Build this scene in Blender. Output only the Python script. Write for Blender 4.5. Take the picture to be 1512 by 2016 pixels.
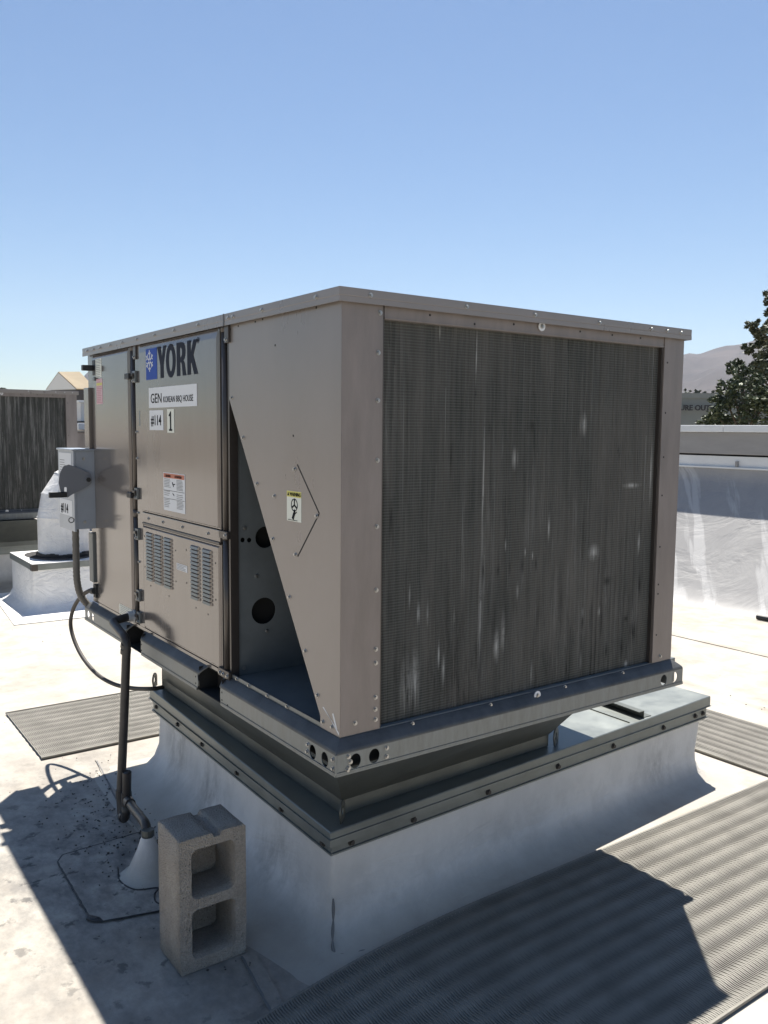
import bpy, bmesh, math, random
from mathutils import Vector, Matrix, noise
random.seed(7)
S = bpy.context.scene
for o in list(bpy.data.objects): bpy.data.objects.remove(o)
COL = S.collection
PI = math.pi

# ------------------------------------------------------------------ camera
CAM = Vector((-1.2379, -1.9359, 0.95)); YAW, PITCH, ROLL = 0.9508, 0.0965, 0.0093
f = Vector((math.cos(YAW)*math.cos(PITCH), math.sin(YAW)*math.cos(PITCH), -math.sin(PITCH)))
r0 = Vector((math.sin(YAW), -math.cos(YAW), 0)); u0 = r0.cross(f)
rr = r0*math.cos(ROLL)+u0*math.sin(ROLL); uu = -r0*math.sin(ROLL)+u0*math.cos(ROLL)
cd = bpy.data.cameras.new('camera'); cam = bpy.data.objects.new('camera', cd); COL.objects.link(cam)
cam.matrix_world = Matrix(((rr.x, uu.x, -f.x, CAM.x), (rr.y, uu.y, -f.y, CAM.y), (rr.z, uu.z, -f.z, CAM.z), (0, 0, 0, 1)))
cd.sensor_fit = 'VERTICAL'; cd.sensor_height = 36; cd.lens = 36*1673.47/2016
cd.clip_start = 0.05; cd.clip_end = 20000
S.camera = cam
# ------------------------------------------------------------------ light
SUNV = Vector((0.275, 0.305, 1.0)).normalized()
w = bpy.data.worlds.new('World'); S.world = w; w.use_nodes = True
wn = w.node_tree.nodes; wl = w.node_tree.links
bgn = wn['Background']; sky = wn.new('ShaderNodeTexSky'); sky.sky_type = 'NISHITA'
sky.sun_disc = False; sky.sun_elevation = math.asin(SUNV.z)
sky.sun_rotation = math.atan2(SUNV.x, SUNV.y)
sky.altitude = 200; sky.air_density = 1.0; sky.dust_density = 0.15; sky.ozone_density = 2.0
hs_ = wn.new('ShaderNodeHueSaturation'); hs_.inputs['Saturation'].default_value = 1.12; hs_.inputs['Value'].default_value = 1.06
wl.new(sky.outputs[0], hs_.inputs['Color']); wl.new(hs_.outputs[0], bgn.inputs[0]); bgn.inputs[1].default_value = 0.05
sd = bpy.data.lights.new('sun', 'SUN'); sd.energy = 5.0; sd.angle = math.radians(0.53); sd.color = (1, .95, .87)
so = bpy.data.objects.new('sun', sd); COL.objects.link(so); so.location = (3, 3, 12)
so.rotation_euler = (-SUNV).to_track_quat('-Z', 'Y').to_euler()
S.view_settings.view_transform = 'Standard'; S.view_settings.look = 'None'
S.view_settings.exposure = 1.18; S.view_settings.gamma = 1; S.view_settings.use_curve_mapping = False
S.render.engine = 'CYCLES'

# ------------------------------------------------------------------ helpers
OFF = {}
def tag(o, label=None, cat=None, group=None, kind=None):
    if label: o['label'] = label
    if cat: o['category'] = cat
    if group: o['group'] = group
    if kind: o['kind'] = kind
    return o
def thing(name, loc, label, cat, group=None):
    o = bpy.data.objects.new(name, None); COL.objects.link(o); o.location = loc
    o.empty_display_size = .1
    OFF[o.name] = Vector(loc); return tag(o, label, cat, group)
def link(name, me, parent=None, loc=None, rot=None):
    o = bpy.data.objects.new(name, me); COL.objects.link(o)
    off = Vector((0, 0, 0))
    if parent: o.parent = parent; off = OFF[parent.name]
    wl_ = Vector(loc) if loc is not None else off
    o.location = wl_-off
    if rot is not None: o.rotation_euler = rot
    OFF[o.name] = wl_
    return o
def part(name, bm, mat, parent=None, smooth=False, bevel=0, kind=None):
    """bm in world coordinates"""
    if isinstance(bm, bmesh.types.BMesh):
        if bevel:
            es = [e for e in bm.edges if len(e.link_faces) == 2 and e.calc_face_angle(0) > .5]
            bmesh.ops.bevel(bm, geom=es, offset=bevel, segments=2, affect='EDGES', profile=.6, clamp_overlap=True)
        me = bpy.data.meshes.new(name); bm.to_mesh(me); bm.free()
    else: me = bm
    if parent: me.transform(Matrix.Translation(-OFF[parent.name]))
    me.materials.clear(); me.materials.append(mat)
    if smooth: me.shade_smooth()
    o = link(name, me, parent)
    if kind: o['kind'] = kind
    return o
def BM(): return bmesh.new()
def box(bm, x0, x1, y0, y1, z0, z1):
    m = Matrix.Translation(((x0+x1)/2, (y0+y1)/2, (z0+z1)/2)) @ Matrix.Diagonal((abs(x1-x0), abs(y1-y0), abs(z1-z0), 1))
    bmesh.ops.create_cube(bm, size=1, matrix=m); return bm
def poly_prism(bm, pts, vec):
    """closed prism from polygon pts (3d) extruded by vec"""
    vec = Vector(vec); a = [bm.verts.new(p) for p in pts]; b = [bm.verts.new(Vector(p)+vec) for p in pts]
    fs = [bm.faces.new(a), bm.faces.new(b[::-1])]
    n = len(pts)
    for i in range(n): fs.append(bm.faces.new((a[i], b[i], b[(i+1) % n], a[(i+1) % n])))
    bmesh.ops.recalc_face_normals(bm, faces=fs); return bm
def tube(bm, pts, r, seg=12, cap=True, radii=None):
    pts = [Vector(p) for p in pts]; rings = []
    prev = None
    for i, p in enumerate(pts):
        if i == 0: t = pts[1]-p
        elif i == len(pts)-1: t = p-pts[i-1]
        else: t = (pts[i+1]-p).normalized()+(p-pts[i-1]).normalized()
        t.normalize()
        if prev is None:
            a = Vector((0, 0, 1)) if abs(t.z) < .9 else Vector((1, 0, 0))
            u = t.cross(a).normalized()
        else: u = (prev-t*prev.dot(t)).normalized()
        prev = u; v = t.cross(u); R = radii[i] if radii else r
        if not radii and 0 < i < len(pts)-1:
            pass
        rings.append([bm.verts.new(p+(u*math.cos(2*PI*k/seg)+v*math.sin(2*PI*k/seg))*R) for k in range(seg)])
    for a, b in zip(rings, rings[1:]):
        for k in range(seg):
            bm.faces.new((a[k], a[(k+1) % seg], b[(k+1) % seg], b[k]))
    if cap: bm.faces.new(rings[0][::-1]); bm.faces.new(rings[-1])
    return bm
def smooth_path(pts, n=8):
    pts = [Vector(p) for p in pts]; q = [pts[0]*2-pts[1]]+pts+[pts[-1]*2-pts[-2]]; out = []
    for i in range(1, len(q)-2):
        for k in range(n):
            t = k/n; a, b, c, d = q[i-1:i+3]
            out.append(.5*((2*b)+(c-a)*t+(2*a-5*b+4*c-d)*t*t+(3*b-a-3*c+d)*t**3))
    out.append(pts[-1]); return out
def corner_path(pts, rad, n=5):
    pts = [Vector(p) for p in pts]; out = [pts[0]]
    for i in range(1, len(pts)-1):
        a = (pts[i-1]-pts[i]).normalized(); b = (pts[i+1]-pts[i]).normalized()
        rd = min(rad, (pts[i-1]-pts[i]).length*.45, (pts[i+1]-pts[i]).length*.45)
        s = pts[i]+a*rd; e = pts[i]+b*rd
        for k in range(n+1):
            t = k/n; out.append(s*(1-t)**2+pts[i]*2*t*(1-t)+e*t*t)
    out.append(pts[-1]); return out
def circle(cx, cy, rx, ry=None, n=20, rot=0):
    ry = ry or rx
    return [(cx+rx*math.cos(2*PI*k/n+rot), cy+ry*math.sin(2*PI*k/n+rot)) for k in range(n)]
def rrect(x0, x1, y0, y1, r, n=4):
    out = []
    for cx, cy, a in ((x1-r, y1-r, 0), (x0+r, y1-r, 1), (x0+r, y0+r, 2), (x1-r, y0+r, 3)):
        for k in range(n+1):
            t = (a+k/n)*PI/2; out.append((cx+r*math.cos(t), cy+r*math.sin(t)))
    return out
def plate_mesh(loops, thick, M):
    """2-D loops (outer + holes) filled, given thickness, local XY -> world by M (Z = thickness dir, centred)"""
    cu = bpy.data.curves.new('tmp', 'CURVE'); cu.dimensions = '2D'; cu.fill_mode = 'BOTH'; cu.extrude = thick/2
    for lp in loops:
        sp = cu.splines.new('POLY'); sp.points.add(len(lp)-1); sp.use_cyclic_u = True
        for i, (x, y) in enumerate(lp): sp.points[i].co = (x, y, 0, 1)
    ob = bpy.data.objects.new('tmp', cu); COL.objects.link(ob)
    dg = bpy.context.evaluated_depsgraph_get(); dg.update()
    me = bpy.data.meshes.new_from_object(ob.evaluated_get(dg))
    bpy.data.objects.remove(ob); bpy.data.curves.remove(cu)
    me.transform(M); 
    bm = BM(); bm.from_mesh(me); bmesh.ops.remove_doubles(bm, verts=bm.verts, dist=1e-5)
    bmesh.ops.recalc_face_normals(bm, faces=bm.faces); bm.to_mesh(me); bm.free()
    return me
def text_mesh(s, size, M, thick=.0006, bold=0, sx=1, spacing=1, align='LEFT'):
    cu = bpy.data.curves.new('tmp', 'FONT'); cu.body = s; cu.size = size; cu.extrude = thick/2; cu.offset = bold
    cu.space_character = spacing; cu.align_x = align; cu.resolution_u = 3
    ob = bpy.data.objects.new('tmp', cu); COL.objects.link(ob)
    dg = bpy.context.evaluated_depsgraph_get(); dg.update()
    me = bpy.data.meshes.new_from_object(ob.evaluated_get(dg))
    bpy.data.objects.remove(ob); bpy.data.curves.remove(cu)
    me.transform(M @ Matrix.Diagonal((sx, 1, 1, 1))); return me
def basis(o, x, y):
    x = Vector(x).normalized(); y = Vector(y).normalized(); z = x.cross(y)
    return Matrix(((x.x, y.x, z.x, o[0]), (x.y, y.y, z.y, o[1]), (x.z, y.z, z.z, o[2]), (0, 0, 0, 1)))
def ML(y, z, x=0): return basis((x, y, z), (0, -1, 0), (0, 0, 1))      # drawing on the left face: text right = -Y
def MR(x, z, y=0): return basis((x, y, z), (1, 0, 0), (0, 0, 1))       # drawing on the coil face: right = +X

# ------------------------------------------------------------------ materials
def mat(name, col, rough=.6, metal=0, spec=.5, nodes=None, bump=0, bscale=40, var=0, vscale=3, vstretch=(1, 1, 1), coat=0, rvar=0):
    m = bpy.data.materials.new(name); m.use_nodes = True; nt = m.node_tree; b = nt.nodes['Principled BSDF']
    b.inputs['Roughness'].default_value = rough; b.inputs['Metallic'].default_value = metal
    b.inputs['Specular IOR Level'].default_value = spec; b.inputs['Base Color'].default_value = (*col, 1)
    b.inputs['Coat Weight'].default_value = coat
    tc = nt.nodes.new('ShaderNodeTexCoord'); m['b'] = 1
    if var:
        mp = nt.nodes.new('ShaderNodeMapping'); mp.inputs['Scale'].default_value = vstretch; nt.links.new(tc.outputs['Object'], mp.inputs[0])
        n = nt.nodes.new('ShaderNodeTexNoise'); n.inputs['Scale'].default_value = vscale; n.inputs['Detail'].default_value = 8; n.inputs['Roughness'].default_value = .65
        nt.links.new(mp.outputs[0], n.inputs['Vector'])
        r = nt.nodes.new('ShaderNodeMapRange'); r.inputs['From Min'].default_value = .3; r.inputs['From Max'].default_value = .7
        r.inputs['To Min'].default_value = 1-var; r.inputs['To Max'].default_value = 1+var
        nt.links.new(n.outputs['Fac'], r.inputs[0])
        v = nt.nodes.new('ShaderNodeVectorMath'); v.operation = 'SCALE'; v.inputs[0].default_value = col
        nt.links.new(r.outputs[0], v.inputs['Scale']); nt.links.new(v.outputs[0], b.inputs['Base Color'])
        if rvar:
            r2 = nt.nodes.new('ShaderNodeMapRange'); r2.inputs['From Min'].default_value = .3; r2.inputs['From Max'].default_value = .7
            r2.inputs['To Min'].default_value = rough-rvar; r2.inputs['To Max'].default_value = rough+rvar
            nt.links.new(n.outputs['Fac'], r2.inputs[0]); nt.links.new(r2.outputs[0], b.inputs['Roughness'])
    if bump:
        n2 = nt.nodes.new('ShaderNodeTexNoise'); n2.inputs['Scale'].default_value = bscale; n2.inputs['Detail'].default_value = 5
        nt.links.new(tc.outputs['Object'], n2.inputs['Vector'])
        bp = nt.nodes.new('ShaderNodeBump'); bp.inputs['Strength'].default_value = 1; bp.inputs['Distance'].default_value = bump
        nt.links.new(n2.outputs['Fac'], bp.inputs['Height']); nt.links.new(bp.outputs[0], b.inputs['Normal'])
    return m
class NT:
    """tiny node-building shorthand"""
    def __init__(s, m): s.m = m; s.t = m.node_tree; s.b = s.t.nodes['Principled BSDF']
    def n(s, typ, ins=None, **kw):
        nd = s.t.nodes.new('ShaderNode'+typ)
        for k, v in kw.items(): setattr(nd, k, v)
        for k, v in (ins or {}).items():
            if hasattr(v, 'is_output') or isinstance(v, bpy.types.NodeSocket): s.t.links.new(v, nd.inputs[k])
            else: nd.inputs[k].default_value = v
        return nd
    def coord(s, scale=(1, 1, 1), loc=(0, 0, 0), src=None):
        if src is None: src = s.n('TexCoord').outputs['Object']
        return s.n('Mapping', {'Vector': src, 'Scale': scale, 'Location': loc}).outputs[0]
    def noise(s, vec, scale, detail=6, rough=.6): return s.n('TexNoise', {'Vector': vec, 'Scale': scale, 'Detail': detail, 'Roughness': rough}).outputs['Fac']
    def rng(s, v, a, b, c=0., d=1.): return s.n('MapRange', {0: v, 1: a, 2: b, 3: c, 4: d}).outputs[0]
    def math(s, op, a, b=0.): return s.n('Math', {0: a, 1: b}, operation=op).outputs[0]
    def mix(s, fac, a, b):
        nd = s.n('Mix', data_type='RGBA')
        for i, v in ((0, fac), (6, a), (7, b)):
            if isinstance(v, bpy.types.NodeSocket): s.t.links.new(v, nd.inputs[i])
            else: nd.inputs[i].default_value = (*v, 1) if isinstance(v, tuple) else v
        return nd.outputs[2]
    def out(s, sock, name): s.t.links.new(sock, s.b.inputs[name])
    def bump(s, h, dist):
        bp = s.n('Bump', {'Height': h, 'Distance': dist, 'Strength': 1.0}); s.t.links.new(bp.outputs[0], s.b.inputs['Normal'])

M = {}
M['panel'] = mat('taupe_panel', (.205, .185, .172), .14, .5, .6, var=.08, vscale=2.0, vstretch=(3, 3, .6), bump=.0012, bscale=2.2, rvar=.04)
M['satin'] = mat('satin_taupe', (.225, .200, .184), .30, .25, .55, var=.08, vscale=2.0, vstretch=(1.5, 1.5, .7), bump=.0009, bscale=2.5, rvar=.05)
M['panel_matte'] = mat('weathered_taupe', (.20, .172, .157), .42, .2, .5, var=.16, vscale=4, vstretch=(4, 4, .8), bump=.0003, bscale=60, rvar=.08)
M['panel_dark'] = mat('dark_trim', (.07, .060, .054), .35, .4, .5, var=.15, vscale=6)
M['inside'] = mat('bare_steel_inside', (.20, .22, .225), .5, .35, .4, var=.15, vscale=5)
M['black'] = mat('hole_black', (.01, .01, .01), .8)
M['galv'] = mat('galvanised_steel', (.165, .178, .18), .42, .55, .5, var=.22, vscale=14, vstretch=(3, 3, .6), bump=.0004, bscale=30, rvar=.1)
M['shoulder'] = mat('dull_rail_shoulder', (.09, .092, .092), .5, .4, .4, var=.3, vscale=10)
M['flange'] = mat('curb_galvanised', (.20, .215, .205), .42, .5, .5, var=.16, vscale=6, bump=.0005, bscale=9, rvar=.08)
M['adapter'] = mat('adapter_galvanised', (.115, .122, .112), .45, .55, .5, var=.2, vscale=5, bump=.0006, bscale=8)
M['screw'] = mat('zinc_screw', (.38, .375, .36), .35, .8, .5)
M['bolt'] = mat('rusty_dark_bolt', (.06, .055, .05), .6, .4, .5)
M['blacklam'] = mat('matt_black_plastic', (.015, .015, .016), .5)
M['abs'] = mat('black_abs_pipe', (.04, .035, .032), .42, 0, .5, var=.35, vscale=9, bump=.0006, bscale=60)
M['hose'] = mat('dusty_black_conduit', (.05, .044, .04), .6, 0, .4, var=.3, vscale=10)
M['conduit'] = mat('grey_flexible_conduit', (.13, .12, .105), .6, 0, .4, var=.2, vscale=8)
M['white'] = mat('label_white', (.62, .63, .64), .5, 0, .3)
M['cream'] = mat('label_cream', (.62, .63, .55), .5)
M['ink'] = mat('label_ink', (.012, .013, .016), .8, 0, .1)
M['greyink'] = mat('label_small_print', (.2, .2, .2), .6)
M['navy'] = mat('logo_navy', (.014, .018, .03), .7, 0, .15)
M['blue'] = mat('logo_blue', (.015, .06, .30), .6, 0, .25)
M['orange'] = mat('label_orange', (.42, .12, .06), .5)
M['yellow'] = mat('label_yellow', (.55, .5, .12), .5)
M['pink'] = mat('label_pink', (.55, .36, .38), .5)
M['pinkink'] = mat('label_red_print', (.4, .12, .14), .6)
M['switch'] = mat('grey_switch_box', (.28, .31, .35), .35, .1, .5, var=.06, vscale=8)
M['handle'] = mat('grey_switch_handle', (.17, .18, .2), .45, .2, .5)
M['fan_grey'] = mat('pale_grey_paint', (.5, .5, .49), .6, var=.08, vscale=3)
M['cap_white'] = mat('white_metal_coping', (.62, .63, .63), .5, var=.08, vscale=2)
M['band'] = mat('grey_fascia', (.27, .26, .25), .7, var=.08, vscale=4, vstretch=(.6, .6, 3))
M['tan'] = mat('tan_roofing', (.5, .42, .3), .8, var=.08, vscale=.6)
M['stucco'] = mat('grey_stucco', (.2, .2, .19), .8)
M['sign_wall'] = mat('grey_green_stucco', (.20, .215, .20), .85, var=.08, vscale=.3)
M['sign_ink'] = mat('dark_sign_letters', (.02, .02, .022), .6)
M['bark'] = mat('bark', (.09, .07, .05), .9)
M['crack'] = mat('grey_crack_dirt', (.15, .148, .145), .8)
M['caulk'] = mat('black_sealant', (.02, .02, .022), .55, bump=.004, bscale=50)
M['earth'] = mat('dry_ground', (.22, .19, .15), .9, var=.2, vscale=.05)

def leafmat(name, c1, c2):
    m = mat(name, c1, .55, 0, .4); k = NT(m)
    ge = k.n('NewGeometry'); oi = ge.outputs['Random Per Island']
    k.out(k.mix(oi, c1, c2), 'Base Color'); return m
M['leaf'] = leafmat('dark_green_leaves', (.02, .032, .014), (.085, .105, .045))
M['leaf2'] = leafmat('dull_green_leaves', (.03, .042, .02), (.12, .125, .06))
M['leaf_far'] = leafmat('distant_green_leaves', (.03, .045, .025), (.07, .085, .05))

# white membrane of the roof, with stains of its own
def membrane(name, base, dirt, amount, flowscale=(1, 1, 1), drain=False, low=False):
    m = mat(name, base, .62, 0, .35); k = NT(m)
    gp = k.n('NewGeometry').outputs['Position']
    c = k.coord(flowscale, src=gp)
    n1 = k.noise(c, .9, 9, .68); n2 = k.noise(c, 5.5, 8, .7); n3 = k.noise(k.coord((1, 1, 1), src=gp), 42, 5, .7)
    s = k.math('ADD', k.math('MULTIPLY', n1, .5), k.math('MULTIPLY', n2, .5))
    fac = k.math('MULTIPLY', k.rng(s, .44, .66), amount)
    sp = k.rng(n3, .64, .74, 0, .55*amount+.1)
    col = k.mix(fac, base, dirt)
    cc = (dirt[0]*.45, dirt[1]*.45, dirt[2]*.45)
    col = k.mix(k.math('MULTIPLY', sp, k.rng(n2, .45, .6)), col, cc)
    if drain:  # ponding dirt round the drain stub west of the curb
        d = k.n('VectorMath', {0: k.n('Mapping', {'Vector': gp, 'Scale': (1., .62, 0.), 'Location': (.2, -.70, 0)}).outputs[0]}, operation='LENGTH').outputs['Value']
        halo = k.rng(d, 1.15, .15); halo2 = k.math('MULTIPLY', halo, k.rng(k.noise(k.coord((1.6, 1, 1), src=gp), 6, 9, .72), .38, .62))
        col = k.mix(k.math('MULTIPLY', halo2, .92), col, (.12, .116, .112))
        # dark puddle marks
        bl = k.rng(k.noise(k.coord((1, 1, 1), src=gp, loc=(3.1, 1.7, 0)), 13, 5, .6), .60, .66)
        col = k.mix(k.math('MULTIPLY', k.math('MULTIPLY', bl, k.rng(d, .85, .3)), .85), col, (.045, .045, .045))
    if drain:  # brown run-off lines on the far right of the roof
        xx = k.n('SeparateXYZ', {0: gp}).outputs['X']; yy = k.n('SeparateXYZ', {0: gp}).outputs['Y']
        wv = k.math('MULTIPLY', k.math('SUBTRACT', k.noise(k.coord((.15, 1, 1), src=gp), 1.3, 6, .6), .5), .5)
        for x_, wd_, st_ in ((3.55, .07, .55), (4.7, .12, .4), (5.45, .06, .35)):
            dd_ = k.math('ABSOLUTE', k.math('SUBTRACT', k.math('ADD', xx, wv), x_))
            fl = k.math('MULTIPLY', k.rng(dd_, wd_, .0), k.rng(k.noise(k.coord((1, .5, 1), src=gp, loc=(x_, 0, 0)), 2.1, 7, .7), .42, .6))
            col = k.mix(k.math('MULTIPLY', fl, st_), col, (.23, .18, .14))
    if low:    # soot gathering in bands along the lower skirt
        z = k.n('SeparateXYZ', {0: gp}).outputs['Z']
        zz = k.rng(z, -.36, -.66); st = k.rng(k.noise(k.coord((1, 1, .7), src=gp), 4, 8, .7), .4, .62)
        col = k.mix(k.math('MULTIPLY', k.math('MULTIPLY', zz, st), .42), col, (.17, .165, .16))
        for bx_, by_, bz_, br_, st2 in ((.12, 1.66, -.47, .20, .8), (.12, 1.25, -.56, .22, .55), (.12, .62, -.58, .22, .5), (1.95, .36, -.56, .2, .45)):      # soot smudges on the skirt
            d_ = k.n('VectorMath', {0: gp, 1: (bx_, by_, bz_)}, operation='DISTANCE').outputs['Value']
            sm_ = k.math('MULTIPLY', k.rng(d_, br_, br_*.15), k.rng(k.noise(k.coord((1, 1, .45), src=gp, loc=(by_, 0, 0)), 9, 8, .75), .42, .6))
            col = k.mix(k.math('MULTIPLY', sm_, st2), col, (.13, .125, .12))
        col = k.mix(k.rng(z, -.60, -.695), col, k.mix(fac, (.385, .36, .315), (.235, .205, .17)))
    k.out(col, 'Base Color')
    h = k.math('ADD', k.math('MULTIPLY', n2, .5), k.math('MULTIPLY', n3, .12)); k.bump(h, .006)
    return m
M['roof'] = membrane('white_roof_membrane', (.385, .36, .315), (.235, .205, .17), .95, (1, 1, 1), drain=True)
M['skirt'] = membrane('white_curb_membrane', (.64, .625, .60), (.47, .46, .44), .5, (1, 1, 1), low=True)
def wrinkle(m, sc, dist, rough, metal):
    k = NT(m); gp = k.n('NewGeometry').outputs['Position']
    a = k.n('TexNoise', {'Vector': k.coord((1, 1, 1.6), src=gp), 'Scale': sc, 'Detail': 6, 'Roughness': .55, 'Distortion': 1.2}).outputs['Fac']
    r_ = k.math('ABSOLUTE', k.math('SUBTRACT', a, .5)); k.bump(k.rng(r_, 0, .12), dist)
    m.node_tree.nodes['Principled BSDF'].inputs['Roughness'].default_value = rough; m.node_tree.nodes['Principled BSDF'].inputs['Metallic'].default_value = metal
def brushed(m):
    k = NT(m); gp = k.n('NewGeometry').outputs['Position']
    r_ = k.n('VectorRotate', {'Vector': gp, 'Axis': (1, 0, 0), 'Angle': -.9}, rotation_type='AXIS_ANGLE').outputs[0]
    a = k.noise(k.n('Mapping', {'Vector': r_, 'Scale': (.3, .35, 3.2)}).outputs[0], 1.5, 5, .6)
    old = m.node_tree.nodes['Principled BSDF'].inputs['Base Color'].links[0].from_socket
    k.out(k.mix(k.rng(a, .55, .60, 0, .8), old, (.42, .415, .41)), 'Base Color')
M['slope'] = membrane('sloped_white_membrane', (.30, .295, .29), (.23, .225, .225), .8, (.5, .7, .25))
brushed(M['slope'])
M['duct'] = membrane('painted_white_duct', (.76, .75, .735), (.42, .43, .44), .5, (1, 1, 1))

CW = [(0.981, 0.974, 0.0159, 0.0382), (1.054, 0.533, 0.0286, 0.0289), (0.254, 0.459, 0.0042, 0.0408), (0.287, 0.408, 0.006, 0.0344), (0.321, 0.404, 0.0052, 0.0382), (0.421, 0.385, 0.0055, 0.0391), (0.246, 0.193, 0.0239, 0.0899), (0.275, 0.202, 0.019, 0.0905), (0.366, 0.272, 0.0054, 0.0425), (0.385, 0.226, 0.0063, 0.0499), (0.691, 0.435, 0.0051, 0.03), (0.629, 0.307, 0.01, 0.0747), (0.603, 0.266, 0.0139, 0.0522), (0.766, 0.15, 0.0053, 0.0467), (0.353, 1.239, 0.0043, 0.0326), (1.006, 0.322, 0.007, 0.0242), (1.095, 0.319, 0.0109, 0.0197), (1.004, 0.16, 0.0059, 0.0367), (0.828, 0.635, 0.0054, 0.0456), (0.722, 0.559, 0.0052, 0.015), (1.296, 0.549, 0.0065, 0.0419), (1.249, 0.106, 0.0104, 0.0172), (0.666, 0.863, 0.014, 0.0361), (0.531, 0.335, 0.0087, 0.1888), (0.534, 0.752, 0.0038, 0.2316), (0.495, 1.168, 0.0037, 0.0813), (1.351, 0.805, 0.0066, 0.116), (1.244, 0.76, 0.0511, 0.0098), (0.633, 0.588, 0.004, 0.022), (0.756, 0.545, 0.0042, 0.0151)]
CD = [(0.54, 0.515, 0.0067, 0.0361), (0.603, 0.51, 0.0079, 0.022), (0.653, 0.513, 0.0081, 0.0296), (0.71, 0.515, 0.0083, 0.03), (0.774, 0.517, 0.0085, 0.0266), (0.734, 0.964, 0.0206, 0.0218), (1.007, 0.306, 0.0106, 0.0565), (1.103, 0.286, 0.0122, 0.0659), (1.134, 0.425, 0.0271, 0.0181), (1.281, 0.221, 0.021, 0.0514), (1.133, 0.174, 0.0149, 0.0293), (1.223, 0.169, 0.0115, 0.0425), (1.31, 0.396, 0.0118, 0.0595), (1.003, 0.177, 0.0106, 0.0895), (1.048, 0.309, 0.0083, 0.057), (0.934, 0.139, 0.0069, 0.0323), (0.181, 0.699, 0.0081, 0.0589), (0.402, 0.866, 0.0044, 0.0612), (0.671, 0.863, 0.006, 0.0506), (1.24, 0.277, 0.018, 0.0119)]
W0 = 1.486/2      # coil object space starts at the unit's own centre
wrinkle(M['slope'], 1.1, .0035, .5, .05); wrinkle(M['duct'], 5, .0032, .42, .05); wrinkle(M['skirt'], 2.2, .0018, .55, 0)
def coilmat():
    m = mat('dirty_aluminium_fins', (.05, .05, .05), .75, 0, .2); k = NT(m)
    rnd = k.n('ObjectInfo').outputs['Random']
    off = k.n('CombineXYZ', {0: k.math('MULTIPLY', rnd, 30.)}).outputs[0]
    tc = k.n('VectorMath', {0: k.n('TexCoord').outputs['Object'], 1: off}, operation='ADD').outputs[0]
    base = k.mix(k.rng(k.math('ADD', k.math('MULTIPLY', k.noise(tc, 2.2, 6, .6), .5), k.math('MULTIPLY', k.noise(k.coord((14, 1, 1.2), src=tc), 1.4, 6, .7), .5)), .40, .60), (.038, .042, .039), (.112, .105, .095))
    fine = k.noise(k.coord((90, 1, 2.0), src=tc), 1.6, 5, .8)
    base = k.mix(k.rng(fine, .55, .78, 0, .5), base, (.19, .19, .18))
    streak = k.noise(k.coord((26, 1, 1.1), src=tc), 1.1, 6, .75)
    broad = k.noise(k.coord((2.3, 1, 1.3), src=tc, loc=(2, 0, 1)), 1.2, 4, .6)
    sm = k.math('MULTIPLY', k.rng(streak, .56, .74), k.rng(broad, .46, .66))
    base = k.mix(k.math('MULTIPLY', sm, .62), base, (.5, .5, .49))
    # long bent-fin scratches
    sc = k.noise(k.coord((160, 1, .55), src=tc, loc=(9, 0, 0)), .8, 2, .5)
    base = k.mix(k.rng(sc, .70, .74, 0, .6), base, (.42, .43, .42))
    # crushed dark spots
    dk = k.math('MULTIPLY', k.rng(k.noise(k.coord((20, 1, 7), src=tc, loc=(1, 0, 5)), 1.0, 3, .6), .66, .72), k.rng(broad, .5, .42))
    base = k.mix(k.math('MULTIPLY', dk, .8), base, (.015, .015, .016))
    # a few dust puffs
    vz = k.n('TexVoronoi', {'Vector': k.coord((3.2, 1, 2.0), src=tc, loc=(.4, 0, .2)), 'Scale': 1.0}, feature='F1').outputs['Distance']
    base = k.mix(k.rng(vz, .13, .02, 0, .0), base, (.5, .5, .49))
    tl = k.n('TexCoord').outputs['Object']; wob_ = k.noise(k.coord((150, 1, 3.5), src=tl), 1.0, 3, .6); wz_ = k.noise(k.coord((30, 1, 40), src=tl), 1.0, 4, .6)
    row = k.n('TexWave', {'Vector': k.coord((0, 0, 1), src=tc), 'Scale': 38., 'Distortion': 1.5}, bands_direction='Z').outputs['Fac']
    base = k.mix(k.math('MULTIPLY', k.rng(row, .35, .9), .42), base, (.16, .165, .155))
    only = k.math('LESS_THAN', k.n('VectorMath', {0: k.n('ObjectInfo').outputs['Location']}, operation='LENGTH').outputs['Value'], 3.)
    for A_, colr, st_, grow in ((CW, (.52, .52, .50), .85, 1.3), (CD, (.004, .004, .005), .9, 1.3)):
        acc = None
        for x_, z_, hw_, hh_ in A_:   # scuffs and crushed patches of this very coil
            d_ = k.n('VectorMath', {0: k.n('Mapping', {'Vector': tl, 'Scale': (1/(hw_*grow), 0, 1/(hh_*grow)), 'Location': (-(x_-W0)/(hw_*grow), 0, -z_/(hh_*grow))}).outputs[0]}, operation='LENGTH').outputs['Value']
            v_ = k.math('POWER', k.rng(d_, 1., .0), 1.4); acc = v_ if acc is None else k.math('MAXIMUM', acc, v_)
        acc = k.math('MULTIPLY', k.math('MULTIPLY', acc, k.math('MULTIPLY', k.rng(wob_, .38, .54), k.rng(wz_, .25, .45))), k.math('MULTIPLY', only, st_))
        base = k.mix(acc, base, colr)
    zc_ = k.n('SeparateXYZ', {0: tl}).outputs['Z']      # heavier black grime in runs over the lower third
    gr = k.math('MULTIPLY', k.rng(zc_, .62, .2), k.rng(k.noise(k.coord((22, 1, 2.2), src=tc, loc=(4, 0, 2)), 1.2, 6, .75), .5, .66))
    base = k.mix(k.math('MULTIPLY', gr, .75), base, (.010, .010, .010))
    other = k.math('MULTIPLY', k.math('SUBTRACT', 1., only), k.rng(k.noise(k.coord((34, 1, 1.5), src=tc, loc=(2, 0, 7)), 1.1, 5, .75), .50, .66))
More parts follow.
